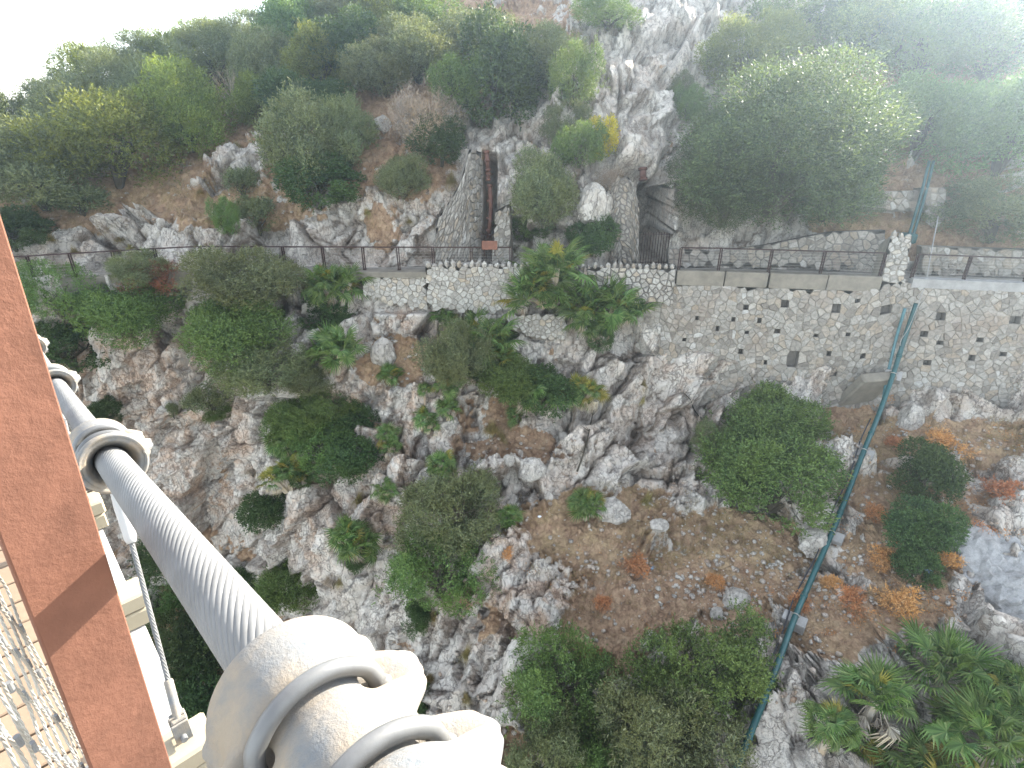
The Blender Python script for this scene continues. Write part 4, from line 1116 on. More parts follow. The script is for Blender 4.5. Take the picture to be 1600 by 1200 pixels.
# ================= below the path
for a in [
 (95, 450, 140, 120, 'green', 'bright green shrub hanging over the cliff at the far left, upper part'),
 (120, 535, 170, 120, 'dark', 'dark drooping lower shrub on the cliff at the far left'),
 (210, 475, 180, 120, 'green', 'bright green spreading shrub right of the far left one'),
 (225, 418, 100, 55, 'olive', 'grey green shrub top with red brown twigs at the left railing'),
 (250, 432, 90, 45, 'redbrown', 'withered red brown shrub on the rim below the left railing'),
 (390, 430, 190, 120, 'olive', 'large soft grey green shrub overlapping the left railing'),
 (385, 505, 190, 120, 'green', 'dense green shrub below the large soft grey one'),
 (420, 570, 150, 80, 'olive', 'lower grey green shrub spreading over the cliff rim'),
 (515, 490, 100, 80, 'dark', 'dark shrub behind the two rim palms'),
 (765, 530, 90, 60, 'green', 'green shrub behind the top palms of the central group'),
 (465, 655, 100, 110, 'green', 'leafy shrub at the left end of the bush row left of centre'),
 (545, 655, 90, 80, 'dark', 'dark shrub at the right end of the bush row left of centre'),
 (470, 740, 60, 50, 'dark', 'small dark shrub under the bush row left of centre'),
 (480, 590, 90, 50, 'olive', 'thin olive shrub between the rim shrubs and the bush row'),
 (330, 615, 80, 70, 'small', 'wispy little shrub hanging on the left cliff edge'),
 (345, 640, 50, 35, 'green', 'small green bush on the left cliff edge'),
 (290, 535, 45, 35, 'grey', 'grey dry twiggy shrub in the cleft of the left cliff'),
 (520, 625, 100, 70, 'green', 'green shrub at the head of the bush row left of centre'),
 (500, 690, 110, 90, 'green', 'mid green shrub in the bush row left of centre'),
 (540, 710, 110, 90, 'dark', 'dark blue green shrub at the foot of the bush row'),
 (420, 790, 90, 75, 'dark', 'round dark evergreen shrub clinging to the left cliff'),
 (395, 737, 25, 20, 'grey', 'tiny dry twiggy plant on the left cliff'),
 (270, 640, 22, 35, 'small', 'tiny shrub in a cleft of the left cliff'),
 (175, 640, 70, 35, 'dark', 'low dark shrub under the overhang of the left cliff'),
 (705, 790, 190, 150, 'olive', 'very large rounded grey green shrub in the centre, upper part'),
 (690, 880, 170, 130, 'green', 'dark green lower part of the very large central shrub'),
 (650, 965, 50, 60, 'dark', 'little dark shrub below the very large central shrub'),
 (560, 870, 45, 45, 'dark', 'small dark shrub below the light green palm'),
 (715, 555, 110, 110, 'olive', 'silvery green shrub in the upper central palm group'),
 (780, 580, 120, 80, 'green', 'green shrub between the central palms'),
 (845, 605, 120, 80, 'dark', 'dark shrub right of the central palms'),
 (935, 525, 55, 55, 'dark', 'dense dark green bush hanging below the second fan palm'),
 (985, 470, 50, 70, 'dark', 'dark shrub at the right side of the second fan palm'),
 (1185, 655, 190, 130, 'green', 'very large bright green rounded bush under the wall'),
 (1205, 735, 230, 120, 'green', 'lower half of the bright green bush group under the wall'),
 (1120, 690, 90, 90, 'olive', 'left shoulder shrub of the bright green bush group'),
 (1435, 735, 110, 110, 'dark', 'dark evergreen bush on the orange slope, upper lobe'),
 (1440, 815, 130, 110, 'dark', 'dark evergreen bush on the orange slope, lower lobe'),
 (1425, 880, 80, 60, 'dark', 'smallest dark lobe at the foot of the evergreen on the orange slope'),
 (880, 1050, 180, 130, 'green', 'large grey green shrub at the bottom centre'),
 (860, 1160, 170, 120, 'olive', 'shrub at the bottom edge left of centre beside the near clamp'),
 (1090, 1010, 220, 150, 'green', 'broad green shrub left of the lower pipe'),
 (1035, 1130, 220, 150, 'olive', 'broad grey green shrub at the bottom edge left of the pipe'),
 (960, 1190, 150, 90, 'green', 'green shrub cut by the bottom edge near the centre'),
 (455, 905, 130, 110, 'green', 'green shrub deep in the ravine right of the thick cable'),
 (390, 905, 90, 70, 'dark', 'dark shrub in the ravine hidden behind the thick cable'),
 (280, 850, 120, 80, 'dark', 'dark ravine shrub left of the thick cable, uppermost'),
 (240, 930, 120, 110, 'green', 'ravine shrub beside the thin hanger cable'),
 (300, 1010, 140, 110, 'dark', 'ravine shrub in the gap between deck and thick cable'),
 (320, 1100, 140, 120, 'dark', 'lowest ravine shrub above the near cable clamp'),
 (230, 1060, 120, 120, 'green', 'ravine shrub right beneath the bridge deck edge'),
 (640, 1110, 90, 110, 'dark', 'dark shrub in the crevice right of the near cable clamp'),
 (560, 1060, 80, 80, 'dark', 'dark shrub in the crevice behind the near cable clamp'),
 (520, 905, 30, 35, 'grey', 'small brownish plant on the ridge right of the ravine'),
 (1465, 552, 40, 18, 'small', 'small cushion plant growing from the tall wall right of the pipe'),
 (1455, 462, 50, 22, 'small', 'little hanging plant on top of the wall under the right railing'),
 (1005, 790, 1, 1, 'small', 'x'),
]:
    if a[2] > 1: place(*a)
for a in [(992, 880, 44, 36, 'largest bright orange dry shrub on the central scree'), (942, 941, 34, 32, 'orange dry shrub below and left of the largest one'), (925, 1018, 34, 30, 'orange dry shrub between the two bottom shrubs'), (790, 862, 26, 18, 'small orange dry clump at the edge of the scree'),
          (1245, 935, 40, 30, 'orange dry clump left of the lowest pipe block'), (1330, 935, 50, 34, 'orange dry clump right of the lowest pipe block'), (1365, 800, 44, 30, 'orange dry clump right of the pipe at mid slope'), (1530, 830, 50, 34, 'orange dry clump above the grey rock at the right'), (1400, 935, 60, 34, 'orange dry clump above the big fan palms'),
          (1400, 690, 34, 30, 'orange dry clump above the dark evergreen'), (1375, 870, 44, 40, 'orange dry clump left of the smallest evergreen lobe'), (1560, 760, 50, 34, 'orange dry clump near the right edge of the slope'), (1480, 870, 44, 30, 'orange dry clump right of the evergreen foot'), (1300, 905, 34, 26, 'orange dry tuft beside the pipe below the boulder'),
          (1388, 620, 26, 26, 'orange dry tuft below the highest pipe block'), (1120, 905, 36, 20, 'flat orange dry clump above the bottom shrubs'), (1475, 690, 60, 24, 'low orange dry bracken right above the evergreen')]:
    place(a[0], a[1], a[2], a[3], 'orange', a[4], group='orange dry shrubs on the scree', stem=False)

PALMS = [
 (860, 418, 136, 108, 'largest round fan palm standing on the wall in front of the railing gap', 105, 6, 12), (945, 462, 122, 92, 'second large fan palm, greyer, at the right foot of the largest', 86, 5, 10), (925, 505, 60, 40, 'small fan palm under the second large palm', 26, 2, 4),
 (520, 440, 100, 84, 'fan palm on the rim right of the soft grey shrub, upper of two', 54, 3, 5), (520, 525, 96, 80, 'lower of two fan palms on the rim right of the soft grey shrub', 50, 3, 12),
 (745, 505, 120, 60, 'wide fan palm at the top of the central group', 60, 4, 5), (700, 490, 50, 40, 'small fan palm at the top left of the central group', 24, 2, 2), (790, 545, 60, 60, 'fan palm with yellowing leaves on the right of the central group', 30, 2, 5), (830, 590, 100, 70, 'dark fan palm at the lower right of the central group', 50, 3, 10),
 (735, 560, 50, 50, 'fan palm with pale dead leaves in the middle of the central group', 24, 2, 6), (905, 600, 70, 50, 'yellow green fan palm alone right of the central group', 36, 2, 9), (610, 575, 50, 34, 'small fan palm alone on the reddish rock left of the central group', 22, 2, 3),
 (663, 598, 30, 40, 'tiny fan palm left below the central group', 14, 1, 2), (705, 592, 52, 36, 'low fan palm below the central group', 24, 2, 3), (665, 640, 44, 44, 'fan palm hanging at the lower left of the central group', 22, 2, 2), (700, 628, 44, 32, 'fan palm hanging beside the lower left one', 20, 1, 2), (808, 640, 40, 34, 'small bright fan palm hanging below the central group', 18, 1, 3),
 (607, 665, 50, 56, 'fan palm on the pale rocks left of centre', 28, 2, 6), (910, 768, 58, 56, 'fan palm alone above the central scree', 34, 2, 6), (690, 712, 60, 32, 'dark fan palm peeping over the very large central shrub', 22, 2, 0), (797, 790, 50, 56, 'dark fan palm at the right side of the very large central shrub', 26, 2, 1),
 (440, 665, 60, 80, 'dark fan palm at the left end of the bush row', 34, 3, 5), (450, 715, 60, 70, 'fan palm with yellowed skirt at the left foot of the bush row', 30, 2, 6), (545, 820, 74, 60, 'light green fan palm on the ridge above the ravine', 36, 2, 8), (598, 755, 50, 36, 'small light green fan palm beside the very large central shrub', 18, 2, 1),
 (1365, 1040, 130, 150, 'big fan palm with a large grey dead skirt at the lower right', 34, 1, 12), (1300, 1085, 90, 130, 'fan palm at the left of the lower right palm group', 24, 1, 3), (1460, 1000, 170, 120, 'fan palm with long pale green fronds at the top of the lower right group', 40, 2, 4), (1530, 1100, 190, 160, 'broad fan palm at the bottom right corner', 46, 3, 6),
 (1430, 1160, 150, 110, 'fan palm cut by the bottom edge at the lower right', 34, 2, 5), (1590, 1040, 90, 110, 'fan palm cut by the right edge', 24, 1, 3), (1345, 1140, 70, 60, 'yellowing young fan palm below the grey dead skirt', 20, 1, 3)]
for q in PALMS:
    palm(q[0], q[1], q[2], q[3], q[4], q[5], q[6], q[7], yel=.45 if 'yellow' in q[4] else .05, Y={860: 27.35, 945: 27.1, 925: 26.9, 520: 27.2}.get(q[0]) if q[1] < 510 else None, skirt='grey dead skirt' in q[4] and q[2] > 100)

for a in [(190, 372, 42, 34, 'broad yellow green tuft above the left railing'), (205, 385, 30, 26, 'tuft hanging right below the broad one at the left railing'), (118, 392, 28, 26, 'olive brown tuft on rock at the left railing'), (80, 372, 30, 26, 'leftmost yellowish tuft on the low rocks'),
          (371, 225, 26, 22, 'yellow tuft on top of the white rocks of the left hillside'), (316, 240, 40, 34, 'long drooping tuft left of the white rocks'), (313, 298, 24, 22, 'round green tuft in the brown slope'), (705, 280, 40, 44, 'straw tuft hanging over the top of the flank wall'), (720, 175, 30, 30, 'straw tuft beside the dark shrub above the gully'),
          (768, 668, 44, 44, 'drooping straw tuft under the central palms'), (785, 680, 26, 40, 'second straw tuft right beside it under the central palms'), (1010, 780, 40, 50, 'large straw tuft above the central scree'), (1005, 598, 22, 30, 'thin straw tuft on the smooth rock below the dry stone parapet'), (1003, 622, 18, 24, 'lower thin straw tuft on the smooth rock'),
          (728, 1020, 22, 44, 'green straw tuft hanging in the rock crack at the bottom'), (672, 1056, 30, 30, 'dark tuft above the crevice at the bottom'), (678, 960, 26, 40, 'tuft at the lower edge of the very large central shrub'), (730, 1090, 20, 36, 'tuft low in the rocks near the bottom'), (560, 780, 18, 40, 'straw tuft beside the light green palm'),
          (530, 908, 22, 30, 'tuft on the ridge beside the ravine'), (640, 345, 24, 22, 'grass tuft left of the flank wall foot'), (575, 330, 26, 22, 'dry grass tuft on the rocks left of the flank wall')]:
    tuft(*a)

# distant trees on the far hill
rg = random.Random(77)
k = 0
FARN = ['leftmost', 'second', 'third', 'fourth', 'fifth', 'sixth', 'seventh', 'eighth', 'ninth', 'tenth', 'eleventh', 'twelfth']
far_roots = []
for i in range(46):
    x = rg.uniform(-80, 10); j = rg.randrange(14, 40); t = j / 39
    tp = float(np.interp(x, fx, top)); y = 92 + t * 34; z = -22 + (tp + 22) * t ** .9
    q = proj((x, y, z))
    if not (300 < q[0] < 620 and -60 < q[1] < 200): continue
    cm, sm, R, H = KIND['far'][i % 2]
    root = empty('distant_tree', (x, y, z - .5), rg.uniform(0, 6), cat='tree', group='distant trees on the far hill')
    far_roots.append((q[0], root))
    s = rg.uniform(.9, 1.5); root.scale = (s, s, s * .9)
    link(bpy.data.objects.new('trunk', sm), root); link(bpy.data.objects.new('crown', cm), root)

far_roots.sort(key=lambda t: t[0])
for i, (q_, r_) in enumerate(far_roots):
    r_['label'] = ('leftmost' if i == 0 else 'rightmost' if i == len(far_roots) - 1 else FARN[min(i, 11)] + ' from the left') + ' of the distant hazy trees on the far hill'

# ---- boulders
def boulder(px, py, w, h, label, seed, mat='boulder', group=None):
    P, n = hit(px, py + h * .2); d = P.y * CP - P.z * SP; a, b = w * d / FPX / 2, h * d / FPX / 2
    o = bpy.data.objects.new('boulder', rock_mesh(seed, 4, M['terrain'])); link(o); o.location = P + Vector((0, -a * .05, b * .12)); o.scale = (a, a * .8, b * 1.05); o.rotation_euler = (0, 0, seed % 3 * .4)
    tag(o, label, 'boulder', group)
for i, a in enumerate([(830, 727, 46, 38, 'rounded white boulder on the ledge above the scree'), (797, 742, 30, 44, 'upright pale boulder left of the rounded one'), (795, 716, 20, 20, 'small boulder on top of the upright pale one'), (1268, 836, 60, 48, 'flat grey boulder left of the pipe block'), (928, 318, 66, 76, 'large white rock dome above the round dark bush'),
                       (955, 790, 60, 44, 'pale boulder right of the lone palm above the scree'), (1028, 818, 34, 20, 'flat stone under the large straw tuft'), (1150, 930, 50, 26, 'pale angular stone above the broad bottom shrub'), (1420, 648, 40, 50, 'pale grey boulder right of the pipe under the wall'), (820, 1020, 70, 90, 'big pale split boulder left of the bottom shrubs'),
                       (375, 255, 44, 40, 'white rock standing out of the left hillside'), (597, 192, 30, 30, 'small white rock among the hillside shrubs'), (690, 138, 30, 30, 'white rock above the grey twiggy shrub'), (375, 880, 56, 60, 'rounded grey boulder in the ravine beside the thick cable'), (1120, 955, 26, 18, 'small stone at the edge of the bottom shrubs'),
                       (600, 548, 40, 60, 'smooth leaning rock slab under the short pale wall'), (700, 660, 40, 30, 'angular boulder below the hanging palms')]):
    boulder(a[0], a[1], a[2], a[3], a[4], 100 + i)

P, n = hit(1560, 935); d_ = P.y * CP - P.z * SP; a_ = 105 * d_ / FPX
o = bpy.data.objects.new('boulder', rock_mesh(171, 5, M['grey_boulder'], .5)); link(o); o.location = P + Vector((.4, a_ * .35, -a_ * .30)); o.scale = (a_ * 1.25, a_ * 1.0, a_ * .72); o.rotation_euler = (.35, -.3, .5)
tag(o, 'huge smooth grey boulder at the right edge above the fan palms', 'boulder')
# ---- loose stones and dry litter on the scree: uncountable
rs = np.random.RandomState(5)
def scatter(name, label, regions, n, smin, smax, mat, kindf):
    bases = [rock_mesh(200 + i, 1, M['terrain']) for i in range(4)]
    bv = []
    for b in bases:
        co = np.zeros(len(b.vertices) * 3, np.float32); b.vertices.foreach_get('co', co); fa = np.array([p.vertices[:] for p in b.polygons]); bv.append((co.reshape(-1, 3), fa))
    V, F_, off = [], [], 0
    wts = np.array([r[4] for r in regions], float); wts /= wts.sum()
    for i in range(n):
        cx, cy, rx, ry, _ = regions[rs.choice(len(regions), p=wts)]
        a, r = rs.uniform(0, 2 * PI), math.sqrt(rs.uniform(0, 1)); P, nn = hit(cx + rx * r * math.cos(a), cy + ry * r * math.sin(a))
        s = smin + (smax - smin) * rs.uniform(0, 1) ** 4.5
        if kindf == 'rock':
            co, fa = bv[i % 4]; an = rs.uniform(0, 6.28); R_ = np.array([[math.cos(an), -math.sin(an), 0], [math.sin(an), math.cos(an), 0], [0, 0, 1]])
            V.append((co * [s, s * .8, s * .6]) @ R_.T + np.array(P) + np.array(nn) * s * .2); F_.append(fa + off); off += len(co)
    nv = sum(len(v) for v in V); q_ = np.repeat(rs.uniform(0, .5, len(V)), [len(v) for v in V])
    return mesh_np(name, np.concatenate(V), np.concatenate(F_), mat, False, {'warm': np.full(nv, .9), 'soil': q_, 'straw': np.zeros(nv), 'joint': np.zeros(nv)})
SCREE = [(950, 840, 200, 80, 3), (1120, 870, 170, 80, 3), (1000, 940, 170, 70, 2), (1420, 840, 140, 170, 4), (1280, 850, 80, 120, 3), (1460, 700, 190, 50, 2), (1230, 990, 110, 110, 2.5), (620, 570, 80, 50, 1), (1500, 760, 110, 90, 2), (800, 700, 110, 40, 1), (700, 960, 120, 100, 1.4), (1180, 920, 120, 60, 2), (1080, 760, 100, 50, 1), (740, 680, 160, 60, 1), (220, 340, 300, 50, 1.2), (760, 1120, 140, 80, 1)]
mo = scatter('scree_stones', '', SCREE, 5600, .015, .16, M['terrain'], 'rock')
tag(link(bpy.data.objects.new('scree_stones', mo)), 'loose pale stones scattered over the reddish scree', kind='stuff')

def litter_mesh(name, regions, n, mat, ll, lw, h, seed):
    r2 = np.random.RandomState(seed); P_, D_ = [], []
    wts = np.array([r[4] for r in regions], float); wts /= wts.sum()
    for i in range(n):
        cx, cy, rx, ry, _ = regions[r2.choice(len(regions), p=wts)]
        a, r = r2.uniform(0, 2 * PI), math.sqrt(r2.uniform(0, 1)); px, py = cx + rx * r * math.cos(a), cy + ry * r * math.sin(a)
        if vnoise(np.array([px / 22.0]), np.array([py / 16.0]), seed)[0] < .02: continue
        P, nn = hit(px, py); P = np.array(P) + np.array(nn) * .01
        for k in range(7):
            P_.append(P + r2.normal(size=3) * [.10, .08, .02]); D_.append(np.array([0, 0, 1.0]) * r2.uniform(.1, 1) + r2.normal(size=3) * .7)
    return mesh_np(name, leaf_quads(np.array(P_), nrmz(np.array(D_)), ll, lw, r2), np.arange(len(P_) * 4).reshape(-1, 4), mat)
tag(link(bpy.data.objects.new('dry_grass', litter_mesh('dry_grass', [(950, 830, 190, 80, 3), (1150, 850, 150, 70, 2.5), (1460, 690, 190, 45, 3), (230, 320, 320, 50, 4), (130, 290, 200, 40, 2), (600, 230, 100, 60, 1), (1350, 345, 110, 25, 1), (620, 565, 70, 40, .5), (1000, 930, 150, 60, 1), (560, 340, 60, 60, .8), (1540, 600, 80, 80, .4), (500, 330, 300, 60, 1)], 8000, M['tuft'], .17, .012, .1, 3))), 'short dry straw grass on the slopes', kind='stuff')
tag(link(bpy.data.objects.new('orange_bracken', litter_mesh('orange_bracken', [(1410, 830, 130, 190, 4), (1460, 690, 180, 40, 2.5), (1250, 950, 80, 60, 1), (1540, 790, 80, 60, 1.5), (1340, 620, 60, 50, .6), (960, 900, 150, 90, .5), (610, 250, 80, 40, .3)], 1500, M['orange'], .10, .03, .1, 8))), 'flattened orange dry bracken on the right hand slope', kind='stuff')
tag(link(bpy.data.objects.new('grey_brush', litter_mesh('grey_brush', [(230, 320, 330, 50, 4), (120, 280, 220, 50, 3), (560, 230, 140, 60, 1.5), (700, 690, 120, 50, .7), (1100, 900, 200, 80, 1), (950, 320, 60, 40, .3), (1020, 640, 60, 60, .4)], 3000, M['drytwig'], .30, .014, .1, 12))), 'tangled grey dry brush on the slopes', kind='stuff')

# bits of litter
def scrap(px, py, s, mat, label):
    P, n = hit(px, py); d = P.y * CP - P.z * SP; s = s * d / FPX; m = MB(); r_ = random.Random(int(px))
    pts = [(math.cos(a) * s * r_.uniform(.6, 1), math.sin(a) * s * r_.uniform(.5, .8), r_.uniform(-.2, .3) * s) for a in np.linspace(0, 2 * PI, 9)[:-1]]
    m.add([(0, 0, s * .45)] + pts + [(p[0] * .7, p[1] * .7, -.2 * s) for p in pts], [(0, i + 1, (i + 1) % 8 + 1) for i in range(8)] + [(i + 1, i + 9, (i + 1) % 8 + 9, (i + 1) % 8 + 1) for i in range(8)])
    o = m.build('plastic_scrap', M[mat], label=label, cat='litter'); o.location = P + n * .04
scrap(1450, 893, 9, 'litter_blue', 'pale blue plastic scrap beside the foot of the dark evergreen')
scrap(1019, 889, 5, 'litter_blue', 'tiny blue plastic scrap right of the largest orange shrub')
scrap(842, 807, 4, 'litter_white', 'tiny white scrap on the brown scree near the dark palm')
scrap(893, 1050, 4, 'litter_white', 'tiny white scrap caught in the bottom centre shrub')
scrap(1208, 1022, 3, 'litter_white', 'tiny white scrap left of the lower pipe')

# the far pair of lattice masts on the skyline
def mast(px, py, hpx, Y, label):
    b = U(px, py + hpx, Y); t = U(px, py, Y); h = (t - b).length; r_ = empty('lattice_mast', b, label=label, cat='mast'); w = h * .12
    L4 = [(-w, -w), (w, -w), (w, w), (-w, w)]
    for x, y in L4: MB().tube([(x, y, 0), (x * .35, y * .35, h)], .05 * h / 4, 4).build('leg', M['wire'], r_)
    m = MB()
    for k in range(6):
        z0, z1 = h * k / 6, h * (k + 1) / 6; f0, f1 = 1 - .65 * k / 6, 1 - .65 * (k + 1) / 6
        for i in range(4):
            a, b2 = L4[i], L4[(i + 1) % 4]; m.tube([(a[0] * f0, a[1] * f0, z0), (b2[0] * f1, b2[1] * f1, z1)], .03 * h / 4, 3)
    m.build('bracing', M['wire'], r_); MB().box((0, 0, h * .93), (w * 2.6, w * .5, h * .06)).build('crossarm', M['wire'], r_)
mast(8, 156, 20, 70, 'small faint lattice mast on the skyline at the left edge')
mast(305, 53, 20, 90, 'small faint lattice mast on the skyline above the bright bush')
print('plants', time.time() - T0)
# ------------------------------------------------------------------ the suspension bridge beside the camera
BAZ = math.radians(43)
BA = Vector((-math.sin(BAZ), math.cos(BAZ), 0)); BN = Vector((math.cos(BAZ), math.sin(BAZ), 0)); BZ = Vector((0, 0, 1))
def B(s, q, z): return BA * s + BN * q + BZ * z
CQ, CZ0, CM = .11, -.45, -.25
def cab(s):       # the cable hangs in a shallow curve
    return B(s, CQ, CZ0 + CM * s + .012 * max(s - 1.5, 0) ** 2)
def s_at(px, py, lo=.05, hi=6):
    return min(np.linspace(lo, hi, 1200), key=lambda s: (proj(cab(s))[0] - px) ** 2 + (proj(cab(s))[1] - py) ** 2)
TC = (cab(1.2) - cab(1.1)).normalized()
OC = (BN - TC * BN.dot(TC)).normalized(); UC = OC.cross(TC).normalized()
if UC.z < 0: UC = -UC
RC = .040

# main cable: one part per visible wire
root = empty('main_cable', cab(0), label='thick grey spiral strand suspension cable sloping down beside the railing', cat='cable')
NW = 26; TW = 9.5
sv = np.concatenate([np.linspace(-1.5, .1, 30), np.linspace(.12, 2.4, 200), np.linspace(2.45, 12, 110)])
cs = [cab(float(s)) for s in sv]
for w in range(NW):
    vs, fs = [], []
    for i, s in enumerate(sv):
        t = (cs[min(i + 1, len(cs) - 1)] - cs[max(i - 1, 0)]).normalized(); o_ = (BN - t * BN.dot(t)).normalized(); u_ = o_.cross(t)
        if u_.z < 0: u_ = -u_
        a0 = 2 * PI * w / NW - TW * s
        for da, rr in ((0, RC * .982), (.07, RC * .996), (.5, RC), (.93, RC * .996), (1.0, RC * .982)):
            a = a0 + da * 2 * PI / NW; vs.append(cs[i] - cs[0] * 0 - root.location + (o_ * math.cos(a) + u_ * math.sin(a)) * rr)
    for i in range(len(sv) - 1):
        for k in range(4): fs.append((i * 5 + k, i * 5 + k + 1, i * 5 + 6 + k, i * 5 + 5 + k))
    MB().add(vs, fs).build('wire', M['galv'], root, smooth=True)

S1, S2, S3 = s_at(575, 1218) + .012, s_at(178, 700), s_at(96, 590)
print('clamps at', S1, S2, S3)
def lathe_clamp():
    prof = [(.168, .070), (.172, .074), (.174, .079), (.170, .084), (.160, .086), (.145, .084), (.125, .080), (.105, .0775), (.092, .075), (.079, .070), (.067, .0625), (.055, .0575), (.044, .0575), (.034, .0595), (.022, .0625), (.010, .064), (0, .0645)]
    prof = [(.066 + (t - .066) * .80 if t > .066 else t * 1.0, r) for t, r in prof]
    prof = prof + [(-t, r) for t, r in prof[-2::-1]]
    # resample finer
    t0 = np.array([p[0] for p in prof]); r0 = np.array([p[1] for p in prof]); k = np.concatenate([[0], np.cumsum(np.hypot(np.diff(t0), np.diff(r0)))]); kk = np.linspace(0, k[-1], 170)
    tt, rr = np.interp(kk, k, t0), np.interp(kk, k, r0); rr = np.convolve(np.pad(rr, 2, 'edge'), [.15, .2, .3, .2, .15], 'valid')
    inn = [(-.149, .066), (-.142, .060), (-.125, .053), (-.108, .045), (-.095, .041), (.095, .041), (.108, .045), (.125, .053), (.142, .060), (.149, .066)]
    NP = 144; ph = np.linspace(0, 2 * PI, NP, endpoint=False)
    V = []
    EAR = math.radians(4)
    for t, r in zip(tt, rr):
        d = np.zeros(NP)
        for side in (EAR, EAR + PI):
            da = (ph - side + PI) % (2 * PI) - PI
            for te in (.056, -.056):
                q_ = np.exp(-np.abs(da / .42) ** 3) * math.exp(-abs((t - te) / .031) ** 3); d += .044 * q_
                sg = 1 if abs(side - EAR) < .1 else -1
                hl = np.exp(-((da * sg - .42) / .22) ** 4) * math.exp(-((t - te) / .0150) ** 4); d -= .040 * hl * q_ ** .3
        # the two half shells meet in a seam flange
        for side in (EAR, EAR + PI):
            da = (ph - side + PI) % (2 * PI) - PI; d += .007 * np.exp(-(da / .16) ** 4) * (abs(t) < .15) - .003 * np.exp(-(da / .03) ** 2)
        R_ = r + d
        V.append(np.stack([np.full(NP, t), R_ * np.cos(ph), R_ * np.sin(ph)], 1))
    V2 = [np.stack([np.full(NP, t), r * np.cos(ph), r * np.sin(ph)], 1) for t, r in inn]
    rings = V + V2; n = len(rings); verts = np.concatenate(rings); I = np.arange(n * NP).reshape(n, NP)
    A = I; Bn = np.roll(I, -1, 0); A2 = np.roll(A, -1, 1); B2 = np.roll(Bn, -1, 1)
    return verts, np.stack([A, Bn, B2, A2], -1).reshape(-1, 4)
cv, cf = lathe_clamp()
cl_me = mesh_np('clamp_body', cv, cf, M['cast'], smooth=True)
EARA = math.radians(4)
def clamp(s, label):
    c = cab(s); t = (cab(s + .05) - cab(s - .05)).normalized(); o_ = (BN - t * BN.dot(t)).normalized(); u_ = o_.cross(t); u_ = u_ if u_.z > 0 else -u_
    r_ = empty('cable_clamp', c, label=label, cat='clamp', group='cast cable clamps on the main cable')
    Mx = Matrix((t, o_, u_)).transposed().to_4x4(); Mx.translation = c; r_.matrix_world = Mx
    link(bpy.data.objects.new('clamp_body', cl_me), r_)
    for te in (.056, -.056):
        pts = []
        for a in np.linspace(EARA + .30, EARA + PI - .30, 30):
            e = min(1, abs(min(a - EARA - .30, EARA + PI - .30 - a)) / .35); rr = .0645 + .006 * e
            pts.append(Vector((te, math.cos(a) * rr, math.sin(a) * rr)))
        # legs run down through the ears
        a0, a1 = EARA + .22, EARA + PI - .22
        pts = [Vector((te, .074, -.07)), Vector((te, .076, -.01)), Vector((te, .071, .012))] + pts + [Vector((te, -.071, .012)), Vector((te, -.076, -.01)), Vector((te, -.074, -.07))]
        ub = MB().tube(smooth_path(pts, 2), .0092, 14).build('u_bolt', M['bolt'], r_, smooth=True)
        for y in (.074, -.074):
            nv = [(te + .016 * math.cos(k * PI / 3), y + .016 * math.sin(k * PI / 3), z) for z in (-.052, -.036) for k in range(6)]
            MB().add(nv, [tuple(range(5, -1, -1)), tuple(range(6, 12))] + [(k, (k + 1) % 6, 6 + (k + 1) % 6, 6 + k) for k in range(6)]).build('nut', M['bolt'], r_)
    return r_
clamp(S1, 'nearest and largest cast cable clamp at the bottom of the photo')
clamp(S2, 'middle cast cable clamp with its open mouth showing, beside the brown post')
clamp(S3, 'farthest visible cast cable clamp peeping out behind the brown post')
clamp(S3 + (S3 - S2), 'cast cable clamp hidden far behind the brown post')

# deck
DZ = -1.62
root = empty('bridge_deck', B(0, -1, DZ), label='pale timber plank deck of the footbridge seen through the wire net', cat='bridge deck')
O = root.location
pm = [MB().box((0, 0, 0), (.122, 1.80, .035), BA, -BN, BZ, bev=.004).mesh('plank', M['plank']) for _ in range(1)]
for i in range(82):
    o = bpy.data.objects.new('plank', pm[0]); link(o, root); o.location = B(-1.6 + i * .130, -1.02, DZ - .0175 + .001 * ((i * 7) % 3)) - O
for k in range(13):
    s = 1.446 + (k - 3) * .78
    MB().box(B(s, -.93, DZ - .085) - O, (.125, 2.06, .070), BA, -BN, BZ, bev=.008).build('cross_beam', M['cream'], root)
    MB().box(B(s, -.935, DZ - .160) - O, (.125, 2.05, .074), BA, -BN, BZ, bev=.006).build('lower_cross_beam', M['cream'], root)
MB().box(B(3.3, -.06, DZ - .235) - O, (10.5, .24, .07), BA, -BN, BZ, bev=.004).build('edge_beam', M['white'], root)
MB().box(B(3.3, -1.9, DZ - .235) - O, (10.5, .24, .07), BA, -BN, BZ, bev=.004).build('edge_beam', M['white'], root)

# railing posts, hand rail
root = empty('bridge_railing', B(1.08, -.05, DZ), label='brown weathering steel railing post with the dark diagonal shadow of the cable', cat='railing')
O = root.location
TWI = math.radians(14)
for k, s in enumerate((1.08, 2.64, 4.2, 5.76, 7.32)):
    u = (BN * math.cos(TWI) + BA * math.sin(TWI)); v = (BA * math.cos(TWI) - BN * math.sin(TWI))
    MB().box(B(s, -.060, (-.09 + DZ - .2) / 2) - O, (.124, .022, -.09 - DZ + .2), u, v, (BZ + BN * .048).normalized(), bev=.0025).build('post', M['corten'], root)
MB().box(B(3.4, -.11, -.075) - O, (9.6, .09, .022), BA, -BN, BZ, bev=.003).build('hand_rail', M['corten'], root)

